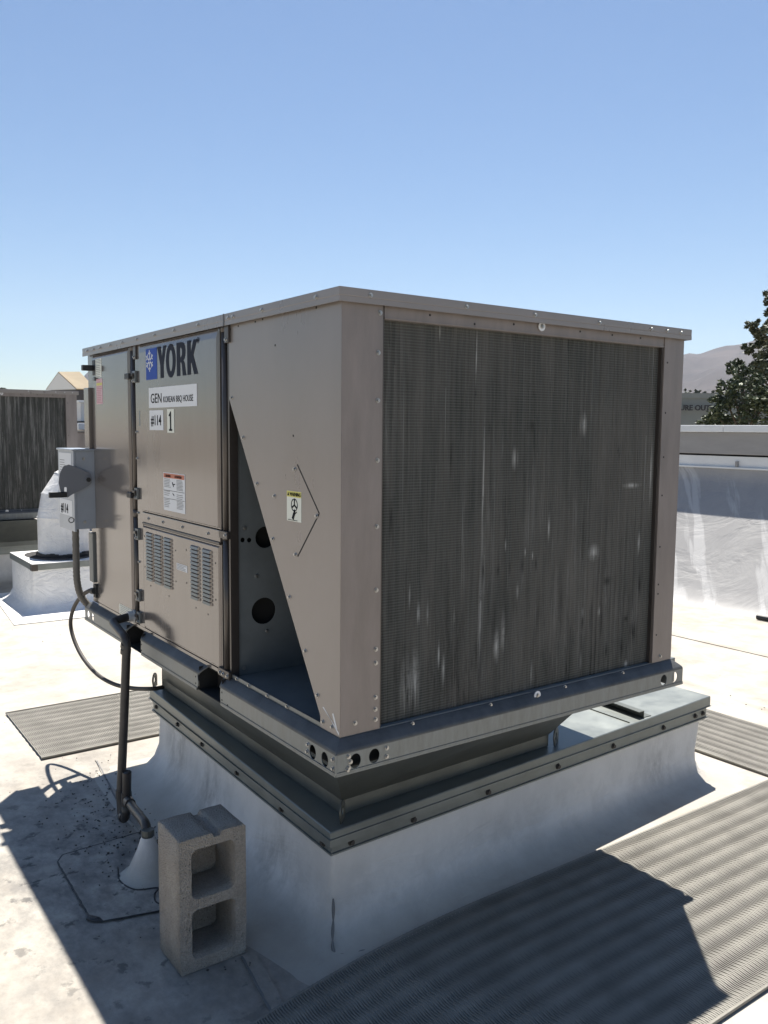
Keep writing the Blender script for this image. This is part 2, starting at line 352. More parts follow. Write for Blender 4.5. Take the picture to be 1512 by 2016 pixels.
    base = k.mix(k.math('MULTIPLY', other, .75), k.mix(k.math('MULTIPLY', k.math('SUBTRACT', 1., only), .5), base, (.02, .022, .02)), (.33, .32, .30))
    k.out(base, 'Base Color')
    h = k.n('TexWave', {'Vector': k.coord((1, 1, 1), src=tc), 'Scale': 90., 'Distortion': .5}, bands_direction='X').outputs['Fac']
    k.bump(h, .0012); return m
M['coil'] = coilmat()

def matmat():
    m = mat('grey_walkway_mat', (.36, .345, .31), .7, 0, .3); k = NT(m)
    gp = k.n('NewGeometry').outputs['Position']
    n = k.noise(k.coord((1, 1, 1), src=gp), 6, 7, .65)
    k.out(k.mix(k.rng(n, .35, .68), (.235, .223, .195), (.168, .158, .138)), 'Base Color'); return m
M['mat'] = matmat()
M['matbase'] = mat('walkway_mat_lower_layer', (.12, .113, .10), .8, var=.1, vscale=8)
def concrete():
    m = mat('concrete_block_grey', (.33, .30, .27), .95, 0, .2); k = NT(m)
    c = k.n('TexCoord').outputs['Object']
    n = k.noise(k.coord(src=c), 160, 4, .8); n2 = k.noise(k.coord(src=c), 14, 8, .7)
    v = k.n('TexVoronoi', {'Vector': k.coord(src=c), 'Scale': 190.}).outputs['Distance']
    k.out(k.mix(k.rng(n, .3, .7), k.mix(k.rng(n2, .35, .65), (.33, .29, .245), (.46, .415, .355)), (.26, .235, .205)), 'Base Color')
    pv_ = k.n('TexVoronoi', {'Vector': k.coord(src=c), 'Scale': 85.}).outputs['Distance']; pore = k.math('MULTIPLY', k.rng(pv_, .22, .08), k.rng(k.noise(k.coord(src=c, loc=(3, 3, 3)), 30, 3, .6), .5, .56))
    oldc = m.node_tree.nodes['Principled BSDF'].inputs['Base Color'].links[0].from_socket
    k.out(k.mix(k.math('MULTIPLY', pore, .5), oldc, (.07, .062, .055)), 'Base Color')
    k.bump(k.math('SUBTRACT', k.math('ADD', k.math('MULTIPLY', n, .6), k.math('ADD', v, k.math('MULTIPLY', n2, .5))), pore), .005); return m
M['block'] = concrete()
def hillmat():
    m = mat('dry_hillside', (.27, .22, .17), .95, 0, .1); k = NT(m)
    gp = k.n('NewGeometry').outputs['Position']
    n = k.noise(k.coord(src=gp), .006, 9, .65); n2 = k.noise(k.coord(src=gp), .03, 8, .75)
    c = k.mix(k.rng(n, .35, .65), (.088, .073, .066), (.05, .044, .042))
    k.out(k.mix(k.rng(n2, .55, .7, 0, .75), c, (.022, .022, .018)), 'Base Color'); return m
M['hill'] = hillmat()

# ================================================================== SETTING
G = -0.70                      # roof level;  z = 0 is the underside of the unit's base rail
GG = G-7.0                     # street level
bm = BM(); bmesh.ops.create_circle(bm, cap_ends=True, radius=9000, segments=48, matrix=Matrix.Translation((0, 0, GG)))
part('ground', bm, M['earth'], kind='structure')
# roof slab, finely gridded near the camera so it can undulate
bm = BM()
xs = [-12, -8, -5]+[-3+.1*i for i in range(90)]+[5.87]
xs = sorted(set(round(x, 3) for x in xs if x <= 5.87))
ys = [-12, -8, -5]+[-3+.1*i for i in range(95)]+[7, 9, 12, 18, 25, 34]
grid = [[bm.verts.new((x, y, G+(.004*noise.noise(Vector((x*1.3, y*1.3, 0)))-.002 if -4.5 < x < 5.5 and -4.5 < y < 6.4 else -.002))) for y in ys] for x in xs]
for i in range(len(xs)-1):
    for j in range(len(ys)-1): bm.faces.new((grid[i][j], grid[i+1][j], grid[i+1][j+1], grid[i][j+1]))
roof = part('roof', bm, M['roof'], smooth=True, kind='structure')
bm = BM(); box(bm, -12, 5.87, -12, 34, GG, G-.05); part('roof_structure', bm, M['stucco'], roof)
# membrane lap seams: thin raised strips
def strip(bm, pts, wd, z0, z1):
    pts = [Vector((p[0], p[1], 0)) for p in pts]
    L, R = [], []
    for i, p in enumerate(pts):
        t = (pts[min(i+1, len(pts)-1)]-pts[max(i-1, 0)]).normalized(); n = Vector((-t.y, t.x, 0))
        L.append(p+n*wd/2); R.append(p-n*wd/2)
    for i in range(len(pts)-1):
        poly_prism(bm, [(L[i].x, L[i].y, z0), (L[i+1].x, L[i+1].y, z0), (R[i+1].x, R[i+1].y, z0), (R[i].x, R[i].y, z0)], (0, 0, z1-z0))
def wob(p, q, n, a):
    return [(p[0]+(q[0]-p[0])*i/n+random.uniform(-a, a), p[1]+(q[1]-p[1])*i/n+random.uniform(-a, a)) for i in range(n+1)]
for p, q in (((-.0, 2.22), (-.075, 1.60)), ((-.075, 1.60), (-.09, .56)), ((-.104, .362), (-.16, .02)), ((4.75, -1.6), (4.6, 5.6))):
    bm = BM(); strip(bm, wob(p, q, 12, .003), .045, G-.004, G+.004); part('membrane_seam', bm, M['roof'], roof)
for p, q in (((-.02, 2.20), (-.098, 1.585)), ((-.127, .362), (-.183, .02)), ((.10, .205), (.225, .165))):
    bm = BM(); strip(bm, wob(p, q, 14, .0015), .006, G-.004, G+.0052); part('seam_crack', bm, M['crack'], roof)

bm = BM(); c = smooth_path([(.138, .250, -.54), (.134, .243, -.60), (.122, .228, -.648), (.112, .205, -.682), (.135, .185, -.6925), (.19, .168, -.694), (.235, .165, -.695)], 8)
tube(bm, c, .004, 6, radii=[.0025+.003*abs(math.sin(i*.35)) for i in range(len(c))]); part('seam_crack', bm, M['crack'], roof, smooth=True)
# right-hand parapet: sloped membrane cant, wall, fascia and coping, running along Y
Y0, Y1 = -9.0, 34.0
par = thing('parapet_wall', (6.9, 3, G), 'low white parapet with a broad sloping membrane foot and grey fascia along the right roof edge', 'parapet')
bm = BM()
prof = [(5.86, G-.01), (5.90, G+.012), (5.97, G+.06), (6.06, G+.16), (6.55, .02), (6.80, .34), (6.87, .42), (6.91, .50), (6.91, .585)]
n = 44
cols = []
for j in range(n+1):
    y = Y0+(Y1-Y0)*j/n
    cols.append([bm.verts.new((x+.012*noise.noise(Vector((x*2, y*.8, z))), y, z+.012*noise.noise(Vector((x*2, y*.8+9, z))))) for x, z in prof])
for a, b in zip(cols, cols[1:]):
    for i in range(len(prof)-1): bm.faces.new((a[i], a[i+1], b[i+1], b[i]))
bmesh.ops.recalc_face_normals(bm, faces=bm.faces)
if sum((fc.normal.x for fc in bm.faces)) > 0: bmesh.ops.reverse_faces(bm, faces=bm.faces)
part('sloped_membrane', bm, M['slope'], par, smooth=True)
bm = BM(); box(bm, 6.925, 7.15, Y0, Y1, GG, .705); part('wall', bm, M['cap_white'], par)
bm = BM(); box(bm, 6.895, 6.924, Y0, Y1, .575, .592); part('termination_bar', bm, M['cap_white'], par)
bm = BM(); box(bm, 6.90, 7.13, Y0, Y1, .725, .955); part('fascia', bm, M['band'], par, bevel=.006)
bm = BM(); box(bm, 6.96, 7.13, Y0, Y1, .705, .725); part('shadow_gap', bm, M['black'], par)
for y0, y1 in ((Y0, 3.3), (3.304, 9.0), (9.004, Y1)):
    bm = BM(); box(bm, 6.865, 7.19, y0, y1, .957, 1.03); part('coping', bm, M['cap_white'], par, bevel=.008)
bm = BM(); box(bm, 6.905, 6.923, 3.14, 3.17, .60, .655); part('bracket', bm, M['band'], par)
bm = BM(); tube(bm, [(5.80, 1.2, G+.02), (5.81, 1.9, G+.025), (5.80, 2.19, G+.022)], .022, 8)
tag(part('drip_pipe', bm, M['blacklam']), 'short black pipe lying at the foot of the sloping parapet', 'pipe')
# ================================================================== WALKWAY MATS
def walkmat(name, x0, x1, y0, y1, along, label, thick=.006):
    root = thing(name, ((x0+x1)/2, (y0+y1)/2, G), label, 'walkway mat', 'grey ribbed walkway mats on the roof')
    bm = BM(); zb = G+.004
    # scalloped hem
    n_ = 30 if (along == 'x' and x1 > 2.5) else 1; bend = lambda x: -.12*max(0, .7-x)**2 if n_ > 1 else 0
    tp_ = [[(x, y0+.004+bend(x)), (x, y1-.004+bend(x))] for x in [x0+.004+(x1-x0-.008)*i/n_ for i in range(n_+1)]]
    for (a_, b_), (c_, d_) in zip(tp_, tp_[1:]): poly_prism(bm, [(*a_, zb-.004), (*c_, zb-.004), (*d_, zb-.004), (*b_, zb-.004)], (0, 0, .006))
    part('mat_base', bm, M['matbase'], root)
    pitch = .0755; A = .0025; step = .0088; hw = .0034
    verts, faces = [], []
    if along == 'x': L0, L1, C0, C1 = x0, x1, y0, y1
    else: L0, L1, C0, C1 = y0, y1, x0, x1
    nseg = int((C1-C0)/pitch*8); k = 0
    cnt = int((L1-L0)/step)
    for i in range(cnt):
        a = L0+step*(i+.5); sh = .0032*((i % 2)*2-1)+random.uniform(-.0012, .0012)
        base = len(verts)
        for j in range(nseg+1):
            c = C0+(C1-C0)*j/nseg; ph = 2*PI*(c-C0+sh)/pitch
            z = zb+.0075+A*math.sin(ph)
            ww = hw*(1.0+.30*math.sin(ph))
            for da, dz in ((-ww, -.003), (-ww*.7, 0), (ww*.7, 0), (ww, -.003)):
                verts.append((a+da, c, z+dz) if along == 'x' else (c, a+da, z+dz))
        for j in range(nseg):
            q = base+4*j
            for m_ in range(3): faces.append((q+m_, q+m_+1, q+m_+5, q+m_+4) if along == 'x' else (q+m_+4, q+m_+5, q+m_+1, q+m_))
    # lengthwise hem bars at both edges
    me = bpy.data.meshes.new('mat_ribs'); me.from_pydata(verts, [], faces)
    bm = BM(); bm.from_mesh(me)
    for c in (C0+.004, C1-.004):
        if along == 'x':
            for i in range(40): box(bm, x0+(x1-x0)*i/40, x0+(x1-x0)*(i+1)/40, c-.004, c+.004, zb, zb+.009)
        else: box(bm, c-.004, c+.004, y0, y1, zb, zb+.009)
    if along == 'x' and x1 > 2.5:      # this long mat lies in a slight curve
        for v in bm.verts: v.co.y -= .12*max(0, .7-v.co.x)**2
        for v in root.children[0].data.vertices: pass
    part('mat_ribs', bm, M['mat'], root, kind='stuff')
    return root
walkmat('walkway_mat', -.95, 2.95, -.668, .172, 'x', 'broad ribbed grey walkway mat along the near foot of the curb, half in shadow')
walkmat('walkway_mat', -.24, 1.6, 2.37, 3.19, 'x', 'ribbed grey walkway mat behind the curb, crossed by the black drain pipe')
walkmat('walkway_mat', 2.58, 3.2, -.12, 3.3, 'y', 'ribbed grey walkway mat running away beyond the right end of the curb')

# ================================================================== CURB AND ADAPTER
def quad_ring(q, inset, z):
    """corners of quadrilateral q pushed inward by inset"""
    c = [Vector((x, y)) for x, y in q]; out = []
    n = len(c)
    for i in range(n):
        a = (c[i]-c[i-1]).normalized(); b = (c[(i+1) % n]-c[i]).normalized()
        na = Vector((-a.y, a.x)); nb = Vector((-b.y, b.x))
        m_ = (na+nb).normalized(); out.append(c[i]+m_*inset/max(.3, m_.dot(na)))
    return [Vector((p.x, p.y, z)) for p in out]
def rounded_ring(q, inset, z, rad, n=5):
    p = quad_ring(q, inset, z); out = []
    for i in range(4):
        a = (p[i-1]-p[i]).normalized(); b = (p[(i+1) % 4]-p[i]).normalized()
        s, e = p[i]+a*rad, p[i]+b*rad
        for k in range(n+1):
            t = k/n; out.append(s*(1-t)**2+p[i]*2*t*(1-t)+e*t*t)
    return out
def subdiv_ring(r, m_):
    out = []
    for i in range(len(r)):
        a, b = r[i], r[(i+1) % len(r)]
        k = max(1, int((b-a).length/m_+.5))
        out += [a.lerp(b, j/k) for j in range(k)]
    return out
def loft(bm, rings, close=True):
    vs = [[bm.verts.new(p) for p in r] for r in rings]
    for a, b in zip(vs, vs[1:]):
        n = len(a)
        for k in range(n): bm.faces.new((a[k], a[(k+1) % n], b[(k+1) % n], b[k]))
    return vs
bolt_me = None
def hexbolt():
    bm = BM(); bmesh.ops.create_cone(bm, cap_ends=True, segments=6, radius1=.0085, radius2=.0085, depth=.007, matrix=Matrix.Translation((0, 0, .0065)))
    bmesh.ops.create_cone(bm, cap_ends=True, segments=14, radius1=.0125, radius2=.011, depth=.003, matrix=Matrix.Translation((0, 0, .0015)))
    me = bpy.data.meshes.new('hex_bolt'); bm.to_mesh(me); bm.free(); me.materials.append(M['bolt']); return me
def screwmesh():
    bm = BM(); bmesh.ops.create_cone(bm, cap_ends=True, segments=12, radius1=.0074, radius2=.0068, depth=.0016, matrix=Matrix.Translation((0, 0, .0008)))
    bmesh.ops.create_cone(bm, cap_ends=True, segments=6, radius1=.0050, radius2=.0044, depth=.0042, matrix=Matrix.Translation((0, 0, .0038)))
    me = bpy.data.meshes.new('screw'); bm.to_mesh(me); bm.free(); me.materials.append(M['screw']); return me
def holemesh():
    bm = BM(); bmesh.ops.create_cone(bm, cap_ends=True, segments=10, radius1=.0034, radius2=.0034, depth=.0008)
    me = bpy.data.meshes.new('pilot_hole'); bm.to_mesh(me); bm.free(); me.materials.append(M['black']); return me
BOLT, SCREW, HOLE = hexbolt(), screwmesh(), holemesh()
ROT = {'-x': (0, -PI/2, 0), '-y': (PI/2, 0, 0), 'z': (0, 0, 0), '+x': (0, PI/2, 0)}
def pin(name, me, loc, face, parent):
    return link(name, me, parent, loc, ROT[face])

CQ = [(.107, .219), (2.334, .372), (2.27, 2.06), (.172, 1.97)]         # outline of the curb's top edge
def build_curb(dx, dy, label, full=True):
    q = [(x+dx, y+dy) for x, y in CQ]
    root = thing('roof_curb', (q[0][0]+1, q[0][1]+.9, G), label, 'roof curb', 'white membrane roof curbs')
    # skirt
    bm = BM(); rings = []
    for ins, z, rad in ((.030, -.345, .01), (.030, -.46, .03), (.030, -.56, .06), (.022, -.615, .08), (-.0, -.660, .10), (-.045, -.688, .12), (-.11, G+.004, .14), (-.15, G-.003, .15)):
        rings.append(rounded_ring(q, ins, z, rad, 6))
    m_ = [len(subdiv_ring(rings[0], .12))]
    # subdivide consistently
    def sub(r):
        out = []
        for i in range(len(r)):
            a, b = r[i], r[(i+1) % len(r)]; k = 14 if (i % 7) == 6 else 1
            out += [a.lerp(b, j/k) for j in range(k)]
        return out
    rings = [sub(r) for r in rings]
    for ri, r in enumerate(rings):
        amp = .009 if 1 <= ri <= 5 else (.003 if ri else 0)
        for p in r:
            nn = noise.noise(Vector((p.x*2.2, p.y*2.2, p.z*1.5))); d = Vector((noise.noise(Vector((p.x*2+5, p.y*2, p.z*1.5))), nn, 0))*amp
            p += d
            if full:      # the membrane flares out more widely along the left side
                wl2 = max(0, min(1, (p.y-q[0][1])/.5))*max(0, min(1, (q[1][0]-p.x)/.3)) if p.x < q[0][0]+.1 else 0
                p.x -= wl2*(0, 0, .012, .03, .055, .08, .11, .13)[ri]
    loft(bm, rings); bmesh.ops.recalc_face_normals(bm, faces=bm.faces)
    part('membrane_skirt', bm, M['skirt'], root, smooth=True)
    # counter-flashing strip and top cap
    def band(name, o0, z0, z1, th, mt):
        bm = BM(); a = quad_ring(q, o0, z0); b = quad_ring(q, o0, z1); c = quad_ring(q, o0+th, z1); d = quad_ring(q, o0+th, z0)
        for rg in (a, d): rg[0].z += .030; rg[1].z += .004; rg[3].z -= .0
        if z1 < -.39:
            for rg in (b, c): rg[0].z += .030; rg[1].z += .004
        loft(bm, [a, b, c, d, a]); bmesh.ops.remove_doubles(bm, verts=bm.verts, dist=1e-6); bmesh.ops.recalc_face_normals(bm, faces=bm.faces)
        return part(name, bm, mt, root)
    band('counter_flashing', .012, -.405, -.348, .004, M['flange'])
    band('flashing_drip_edge', .006, -.411, -.4055, .012, M['flange'])
    bm = BM(); a = quad_ring(q, 0, -.3475); a[0].z += .006; b = quad_ring(q, 0, -.303); c = quad_ring(q, .003, -.3); d = quad_ring(q, .34, -.3); e = quad_ring(q, .34, -.32)
    vs = loft(bm, [a, b, c, d]); bm.faces.new(vs[-1]); bmesh.ops.recalc_face_normals(bm, faces=bm.faces)
    cap = part('metal_cap', bm, M['flange'], root)
    band('cap_hem', -.005, -.3525, -.3475, .010, M['flange'])
    if full:
        k = quad_ring(q, .012, -.378)
        ex = (k[1]-k[0]).normalized(); ang = math.atan2(ex.y, ex.x)
        for t in (.035, .155, .32, .50, .665, .835, .955, .985):
            pt = k[0].lerp(k[1], t); pt.z += .016*(1-t); o = link('bolt', BOLT, root, pt, (PI/2, 0, ang))
        ey = (k[3]-k[0]).normalized(); ang = math.atan2(ey.y, ey.x)
        for t in (.03, .20, .42, .63, .80, .97):
            pt = k[0].lerp(k[3], t); pt.z += .016*(1-t); o = link('bolt', BOLT, root, pt, (PI/2, 0, ang+PI))
        # standing seam across the cap at the right end
        bm = BM(); tp = Vector((1.806+dx, .352+dy, -.3)); dd = Vector((.34, .93, 0)).normalized(); nn = Vector((dd.y, -dd.x, 0))
        dd = Vector((.05, 1, 0)).normalized(); nn = Vector((1, -.05, 0)).normalized()
        for w0, w1, h0, h1 in ((0, .004, 0, .032), (-.030, 0, .028, .032), (.0, .05, .0005, .0035)):
            p = [tp+nn*w0, tp+nn*w1, tp+nn*w1+dd*1.5, tp+nn*w0+dd*1.5]
            poly_prism(bm, [(v.x, v.y, -.3+h0) for v in p], (0, 0, h1-h0))
        part('standing_seam', bm, M['adapter'], root)
        bm = BM(); tp = Vector((1.70+dx, .345+dy, 0))
        box(bm, tp.x, tp.x+.004, tp.y, tp.y+1.5, -.2995, -.2955); part('standing_seam', bm, M['adapter'], root)
    return root
build_curb(0, 0, 'white membrane roof curb with bolted steel cap under the nearest air conditioner')

def build_adapter(dx, dy, label, full=True):
    root = thing('curb_adapter', (.7+dx, 1.1+dy, -.3), label, 'curb adapter', 'sheet steel adapters under the air conditioners')
    bot = [(.205, .305), (1.21, .352), (1.19, 1.94), (.222, 1.94)]; top = [(.02, .06), (1.12, .06), (1.12, 1.40), (.02, 1.40)]
    B = [Vector((x+dx, y+dy, -.298)) for x, y in bot]; B2 = [v+Vector((0, 0, .045)) for v in B]; T = [Vector((x+dx, y+dy, -.003)) for x, y in top]
    for i, nm in enumerate(('front', 'right', 'back', 'left')):
        j = (i+1) % 4
        bm = BM(); nrm = (B2[j]-B2[i]).cross(T[i]-B2[i]).normalized()
        poly_prism(bm, [B2[i], B2[j], T[j], T[i]], -nrm*.003)
        part('sloped_side', bm, M['adapter'], root)
        bm = BM(); e = (B[j]-B[i]).normalized(); n2 = Vector((e.y, -e.x, 0))
        poly_prism(bm, [B[i], B[j], B2[j], B2[i]], -n2*.003)
        part('upstand', bm, M['adapter'], root)
    for cx_, cy_2, an in ((.178, .262, .78), (1.245, .345, .5), (.195, 1.965, .9)):           # lifting lugs: round ears with an eye
        Mx = basis((cx_+dx, cy_2+dy, -.262), (math.cos(an), math.sin(an), 0), (0, 0, 1))
        me = plate_mesh([[(-.034, 0)]+[(.034*math.cos(PI-t*PI/10), .034*math.sin(PI-t*PI/10)) for t in range(1, 10)]+[(.034, 0), (.034, -.036), (-.02, -.036)], circle(-.004, .0, .013, .016, n=14)], .005, Mx)
        part('lifting_lug', me, M['adapter'], root)
    return root
build_adapter(0, 0, 'dark sloping sheet steel adapter between the curb and the nearest air conditioner')
# ================================================================== AIR CONDITIONER
W, L, ZB, ZT = 1.486, 2.2606, .0955, 1.324
ac = thing('rooftop_air_conditioner', (W/2, L/2, 0), 'large taupe packaged air conditioner with a blue logo, in the foreground', 'air conditioner', 'taupe packaged rooftop air conditioners')
# lid : skirted sheet
bm = BM(); e = .019
box(bm, -e, W+e, -e, L+e, 1.3005, ZT); lid = part('lid', bm, M['satin'], ac, bevel=.002)
bm = BM(); box(bm, -e, -e+.003, -e, L+e, 1.286, 1.3005); box(bm, -e+.0031, W+e-.0031, -e, -e+.003, 1.286, 1.3005); box(bm, W+e-.003, W+e, -e, L+e, 1.286, 1.3005)
part('lid_lip', bm, M['satin'], lid)
bm = BM(); box(bm, -e-.0012, -e, .686, .694, 1.2855, ZT+.0005); part('lid_joint', bm, M['panel_dark'], lid)
# side sheet with the slanting cut-out (left face) : one bent sheet that wraps the near corner
side = [(0, ZB), (0, 1.299), (-.692, 1.299), (-.692, 1.045), (-.104, .128), (-.104, ZB)]
me = plate_mesh([side], .0025, ML(0, 0, .00125)); sp = part('side_panel', me, M['satin'], ac)
bm = BM(); poly_prism(bm, [(.0026, .104, ZB), (.0026, .104, .128), (.0026, .692, 1.045), (.0026, .692-.004, 1.055), (.0026, .1, .132), (.0026, .1, ZB)], (.018, 0, 0))
part('cutout_return_edge', bm, M['panel_dark'], sp)
bm = BM(); box(bm, .0005, .132, -.0015, .001, ZB, 1.299); box(bm, .132, .1345, -.0015, .03, ZB, 1.299)
cp = part('corner_post', bm, M['panel_matte'], ac, bevel=.0006)
# dark slot beside the post
bm = BM(); box(bm, .1346, .1412, .004, .03, ZB, 1.299); part('coil_side_channel', bm, M['panel_dark'], ac)
bm = BM(); box(bm, 1.366, 1.3735, .004, .03, ZB, 1.299); part('coil_side_channel', bm, M['panel_dark'], ac)
bm = BM(); box(bm, 1.3737, W, -.0015, .03, ZB, 1.299); box(bm, W-.003, W, .03, L, ZB, 1.299); ep = part('end_post', bm, M['panel_matte'], ac, bevel=.0006)
bm = BM(); box(bm, .1412, 1.3737, .002, .02, 1.2525, 1.299); box(bm, .1412, 1.3737, .0, .002, 1.2545, 1.258)
hd = part('coil_header', bm, M['panel_matte'], ac)
# coil : slab + horizontal tube rows + header
bm = BM(); box(bm, .1412, 1.366, .0195, .06, ZB+.001, 1.2525); coil = part('coil', bm, M['coil'], ac)
bm = BM(); nf = 300
for i in range(nf):
    x = .1445+(1.219)*i/(nf-1)+random.uniform(-.0006, .0006); y = .0185+random.uniform(0, .0004)
    z0 = ZB+.002
    # fins with a few crushed stretches
    zs = [z0]
    while zs[-1] < 1.25: zs.append(min(1.2515, zs[-1]+random.uniform(.12, .5)))
    for a, b in zip(zs, zs[1:]):
        dxx = random.gauss(0, .0008)
        v = [bm.verts.new(p) for p in ((x-.001, y+.0008, a), (x+dxx, y, a), (x+dxx, y, b), (x-.001, y+.0008, b))]; bm.faces.new(v)
part('fins', bm, M['coil'], coil, kind='stuff')
# bulkhead & interior
bk = [(.002, ZB), (W-.01, ZB), (W-.01, 1.298), (.002, 1.298)]
me = plate_mesh([bk, circle(.128, .313, .047, n=28), circle(.135, .573, .038, n=24), circle(.0485, .569, .0085, n=12), circle(.0735, .567, .0085, n=12)], .002, basis((0, .7, 0), (1, 0, 0), (0, 0, 1)))
blk = part('bulkhead', me, M['inside'], ac)
bm = BM(); box(bm, .003, W-.01, .73, .74, ZB, 1.298); part('bulkhead_backing', bm, M['black'], ac)
bm = BM(); box(bm, .003, W-.004, .002, .698, ZB-.006, ZB); part('condenser_floor', bm, M['inside'], ac)
bm = BM(); box(bm, .003, .018, .6935, .6985, ZB, 1.0)
part('bulkhead_flange', bm, M['panel_dark'], ac)
bm = BM(); box(bm, .001, .007, .10, .69, ZB, ZB+.012); part('floor_lip', bm, M['galv'], ac)
for y in (.30, .43, .56, .65): pin('screw', SCREW, (.001, y, ZB+.006), '-x', ac)
for x, z in ((.02, .21), (.02, .43), (.02, .66), (.02, .86), (.055, .61), (.10, .44), (.14, .24), (.05, .12)): pin('screw', SCREW, (x, .6988, z), '-y', blk)
# solid body behind the doors
bm = BM(); box(bm, .03, W-.0035, .745, L-.004, ZB, 1.2985); part('cabinet_body', bm, M['panel_dark'], ac)
# posts and grooves on the left face
def lbox(name, y0, y1, z0, z1, x0, x1, mt, par=ac, bevel=0):
    bm = BM(); box(bm, x0, x1, y0, y1, z0, z1); return part(name, bm, mt, par, bevel=bevel)
lbox('door_post', .6925, .704, ZB, 1.299, .0, .03, M['panel_dark'])
lbox('door_post', 1.533, 1.596, ZB, 1.299, -.002, .03, M['panel'], bevel=.002)
lbox('end_corner', 2.172, L, ZB, 1.299, 0, .029, M['panel'], bevel=.002)
for y, zt, zb in ((.729, 1.27, .11), (1.626, 1.27, .12)):
    bm = BM(); tube(bm, [(.004, y, zb), (.004, y, .57), ], .0125, 14); tube(bm, [(.004, y, .60), (.004, y, zt)], .0125, 14)
    part('hinge_tube', bm, M['panel_dark'], ac, smooth=True)
    for z0, z1 in ((zt, 1.296), (.57, .60), (zb-.012, zb)):
        bm = BM(); tube(bm, [(.004, y, z0), (.004, y, z1)], .0145, 12); part('hinge_knuckle', bm, M['panel_dark'], ac, smooth=True)
for y in (.698, 1.588):
    lbox('hinge_leaf', y-.02, y+.012, 1.232, 1.292, -.009, -.001, M['panel_dark'], bevel=.001); pin('screw', SCREW, (-.009, y-.002, 1.242), '-x', ac)
lbox('hinge_leaf', .695, .76, .575, .60, -.012, -.001, M['panel_dark'], bevel=.001); pin('screw', SCREW, (-.012, .706, .588), '-x', ac)
lbox('hinge_leaf', .69, .775, .088, .116, -.012, -.001, M['panel_dark'], bevel=.001)
for y in (.70, .735, .76): pin('screw', SCREW, (-.012, y, .10), '-x', ac)
# doors: dished sheets with a raised inner field
def door(name, y0, y1, z0, z1, rim=.016, x=-.004, field=.006, top_rim=None, label=None):
    bm = BM(); tr = top_rim or rim
    ring = lambda i, xx, t=0: [(xx, y0+i, z0+i), (xx, y1-i, z0+i), (xx, y1-i, z1-(tr if t else i)), (xx, y0+i, z1-(tr if t else i))]
    a = ring(0, .026); b = ring(0, x+.003); b2 = ring(.003, x); c = ring(rim*.55, x, 0); d = ring(rim, x-field, 1)
    vs = loft(bm, [[Vector(p) for p in r] for r in (a, b, b2, c, d)]); bm.faces.new(vs[-1]); bmesh.ops.recalc_face_normals(bm, faces=bm.faces)
    o = part(name, bm, M['panel'], ac)
    if label: o['label'] = label
    return o
ud = door('access_door', .762, 1.530, .600, 1.288, rim=.010, top_rim=.034, label='upper door carrying the logo and the shop name plate')
lp = door('louvered_panel', .765, 1.530, .104, .548, rim=.012, x=-.001, field=.006)
lbox('door_sill', .765, 1.530, .557, .598, -.005, .02, M['panel'], bevel=.002)
lbox('door_sill_shadow_strip', .765, 1.528, .5485, .5568, -.0085, .02, M['panel_dark'], bevel=.002)  # dark strip painted in for the shadow gap below the sill
for y in (1.46, 1.30, 1.10, .865): pin('screw', SCREW, (-.005, y, .577), '-x', ac)
cdr = door('control_door', 1.658, 2.168, .104, 1.288, rim=.010, top_rim=.022, label='left-hand control door with a pink warning strip')
lbox('bottom_trim', .762, 2.17, .090, .1035, -.003, .02, M['panel'], bevel=.001)
lbox('end_channel', 2.178, 2.25, .845, 1.135, -.026, -.0005, M['panel'], bevel=.002)
lbox('end_bracket', 2.184, 2.246, .20, .44, -.02, -.0005, M['galv'], bevel=.002)
# louvers
def louver_mesh():
    bm = BM(); w2, h = .036, .0132
    P = [(-w2, h), (w2, h), (w2, 0), (-w2, 0)]
    v = [bm.verts.new((0, -w2, h)), bm.verts.new((0, w2, h)), bm.verts.new((-.0085, w2*.88, .001)), bm.verts.new((-.0085, -w2*.88, .001)),
         bm.verts.new((0, w2, 0)), bm.verts.new((0, -w2, 0)), bm.verts.new((-.006, w2*.9, .0095)), bm.verts.new((-.006, -w2*.9, .0095))]
    bm.faces.new((v[0], v[1], v[6], v[7])); bm.faces.new((v[7], v[6], v[2], v[3])); bm.faces.new((v[1], v[4], v[2], v[6])); bm.faces.new((v[0], v[7], v[3], v[5]))
    bm.faces.new((v[3], v[2], v[4], v[5]))
    bmesh.ops.recalc_face_normals(bm, faces=bm.faces); me = bpy.data.meshes.new('louver'); bm.to_mesh(me); bm.free(); me.materials.append(M['panel']); return me
LV = louver_mesh()
for yc in (1.440, 1.342, 1.240, .975, .868):
    for i in range(14):
        link('louver', LV, lp, (-.0071, yc, .321+i*.0144))
for y, z in ((1.505, .50), (1.505, .37), (1.165, .48), (1.165, .36), (1.06, .495), (1.06, .37), (.80, .48), (.80, .35), (1.44, .30), (1.24, .29), (.975, .29), (.868, .285)):
    pin('pilot_hole', HOLE, (-.0073, y, z), '-x', lp)
